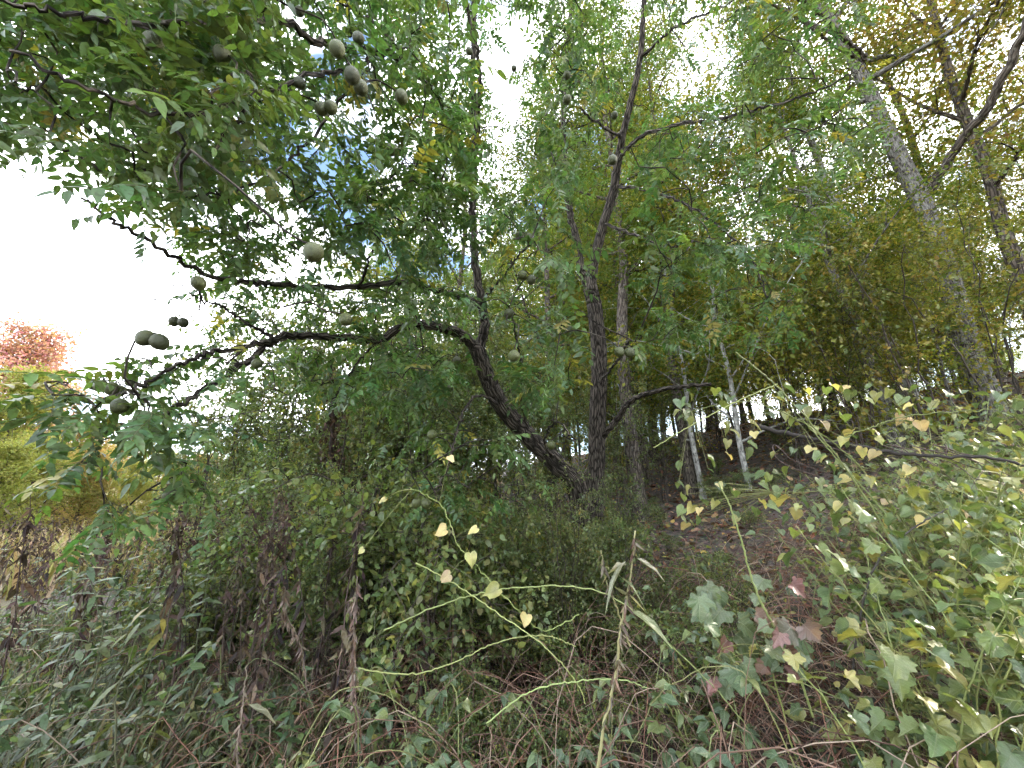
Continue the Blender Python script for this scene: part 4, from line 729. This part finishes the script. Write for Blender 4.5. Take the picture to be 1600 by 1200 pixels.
# the sprawling vine at right: yellow and green heart leaves along a dead branch
P = [at(*p) for p in [(1180, 665, 2.6), (1240, 680, 2.5), (1300, 690, 2.4), (1380, 705, 2.3), (1450, 712, 2.2), (1540, 715, 2.1), (1640, 735, 2.0)]]
pl = Plant('fallen_branch', 'dark dead branch lying across the vine leaves at right', 'branch', P[0], 71); pl.stem(P, .016, .007, 60, (.045, .04, .036), .005); 
for i in range(14):
    s = at(pl.g.uniform(1200, 1500), 695, 2.4); pl.stem([s, s + np.array([pl.g.uniform(.0, .35), -.05, -.12]), s + np.array([pl.g.uniform(.1, .6), -.1, -.3])], .004, .0015, 10, (.09, .07, .06), .006, 4)
pl.done(WOODY, 'wood')
pl = Plant('sprawling_vine', 'sprawling vine with many yellow and green heart leaves over the dead branch', 'vine', at(1500, 900, 2.3), 72); g = pl.g
Q = np.vstack([pl.stem([at(*p) for p in pp], .004, .002, 40) for pp in ([(1480, 950, 2.2), (1400, 800, 2.1), (1300, 690, 2.1), (1180, 630, 2.1), (1080, 640, 2.2)], [(1500, 900, 2.2), (1560, 780, 2.0), (1620, 690, 1.9)], [(1400, 800, 2.1), (1300, 770, 2.1), (1210, 770, 2.0)], [(1300, 690, 2.1), (1420, 650, 2.2), (1560, 640, 2.1)])])
spots = [(1216, 778, 30), (1190, 782, 24), (1145, 672, 22), (1438, 658, 24), (1420, 665, 20), (1330, 672, 24), (1355, 745, 20), (1320, 685, 22), (1285, 660, 20), (1210, 620, 20), (1430, 700, 16), (1122, 755, 14)]
for i in range(190): spots.append((g.uniform(1060, 1620), g.uniform(600, 820), g.uniform(9, 19)))
for i, (px, py, s) in enumerate(spots):
    d = g.uniform(1.85, 2.4); p = at(px, py, d); j = int(np.linalg.norm(Q - p, axis=1).argmin())
    pl.leaf(Q[j], p, norm(np.array([g.normal(0, .7), g.normal(0, .5), -.5])), norm(np.array([g.normal(0, .35), -.5, 1])), s * d / FPX * (.72 if i < 12 else 1), (HEARTS_Y if i < 12 or i % 4 == 0 else HEARTS_G)[i % 15])
pl.done()
# sapling with green and reddening leaves
b = np.array(base_at(1200, 1.9)); pl = Plant('red_tinged_sapling', 'small maple sapling with green and pinkish red leaves right of the bottom centre', 'sapling', b, 81); g = pl.g
Q = np.vstack([pl.stem([b, at(1215, 1080, 1.75), at(1190, 960, 1.7)], .005, .002, 20), pl.stem([at(1215, 1080, 1.75), at(1150, 1040, 1.65), at(1120, 1000, 1.6)], .003, .0015, 14)])
for i, (px, py, s, m) in enumerate([(1150, 990, 40, GRNM[1]), (1180, 960, 36, REDM[1]), (1215, 970, 40, REDM[2]), (1235, 980, 34, REDM[3]), (1240, 1000, 36, GRNM[2]), (1195, 1010, 34, GRNM[3]), (1225, 1015, 30, REDM[4]), (1150, 1040, 44, GRNM[4]), (1120, 1015, 38, GRNM[5]), (1170, 1060, 36, GRNM[6]), (1255, 975, 28, REDM[5]), (1200, 1040, 30, REDM[6]), (1130, 950, 36, GRNM[7]), (1100, 975, 34, GRNM[0]), (1090, 930, 34, GRNM[1]), (1120, 920, 30, GRNM[2])] + [(g.uniform(1080, 1270), g.uniform(895, 1075), g.uniform(18, 34), (REDM if q % 4 == 0 else GRNM)[q % 8]) for q in range(34)]):
    d = g.uniform(1.5, 1.75); p = at(px, py, d); j = int(np.linalg.norm(Q - p, axis=1).argmin()); pl.leaf(Q[j], p, norm(np.array([g.normal(0, .9), -.4, -.6])), norm(np.array([g.normal(0, .5), -.6, .8])), s * d / FPX * g.uniform(.65, 1.0), m)
pl.done()

# dark stem wrapped in dead vine, left of the leaning walnut
b = np.array(base_at(522, 4.6)); pl = Plant('vine_wrapped_stem', 'dark stem wrapped in dead brown vine left of the leaning walnut', 'stem', b, 91); g = pl.g
Q = pl.stem([b - [0, 0, .1], at(524, 780, 4.6), at(518, 700, 4.55), at(522, 640, 4.5), at(515, 560, 4.4)], .035, .018, 40, (.035, .026, .024), .006, 9)
for i in range(7): pl.stem([q + g.normal(0, .045, 3) for q in Q[2:38:6]], .006, .004, 30, (.06, .04, .036), .01, 5)
n = 420; a = Acc(); i = g.integers(4, 38, n); stamp(a, OVATE, Q[i] - b + g.normal(0, .075, (n, 3)), norm(g.normal(0, .6, (n, 3)) + np.array([0, 0, -.9])), g.normal(0, 1, (n, 3)), g.uniform(.03, .075, n), palette(g, n, [(3, (.075, .045, .04)), (2, (.05, .035, .032)), (1, (.12, .08, .06))])); tagstuff(a.build('withered_leaves', DRY, pl.o, smooth=False))
pl.done(WOODY)
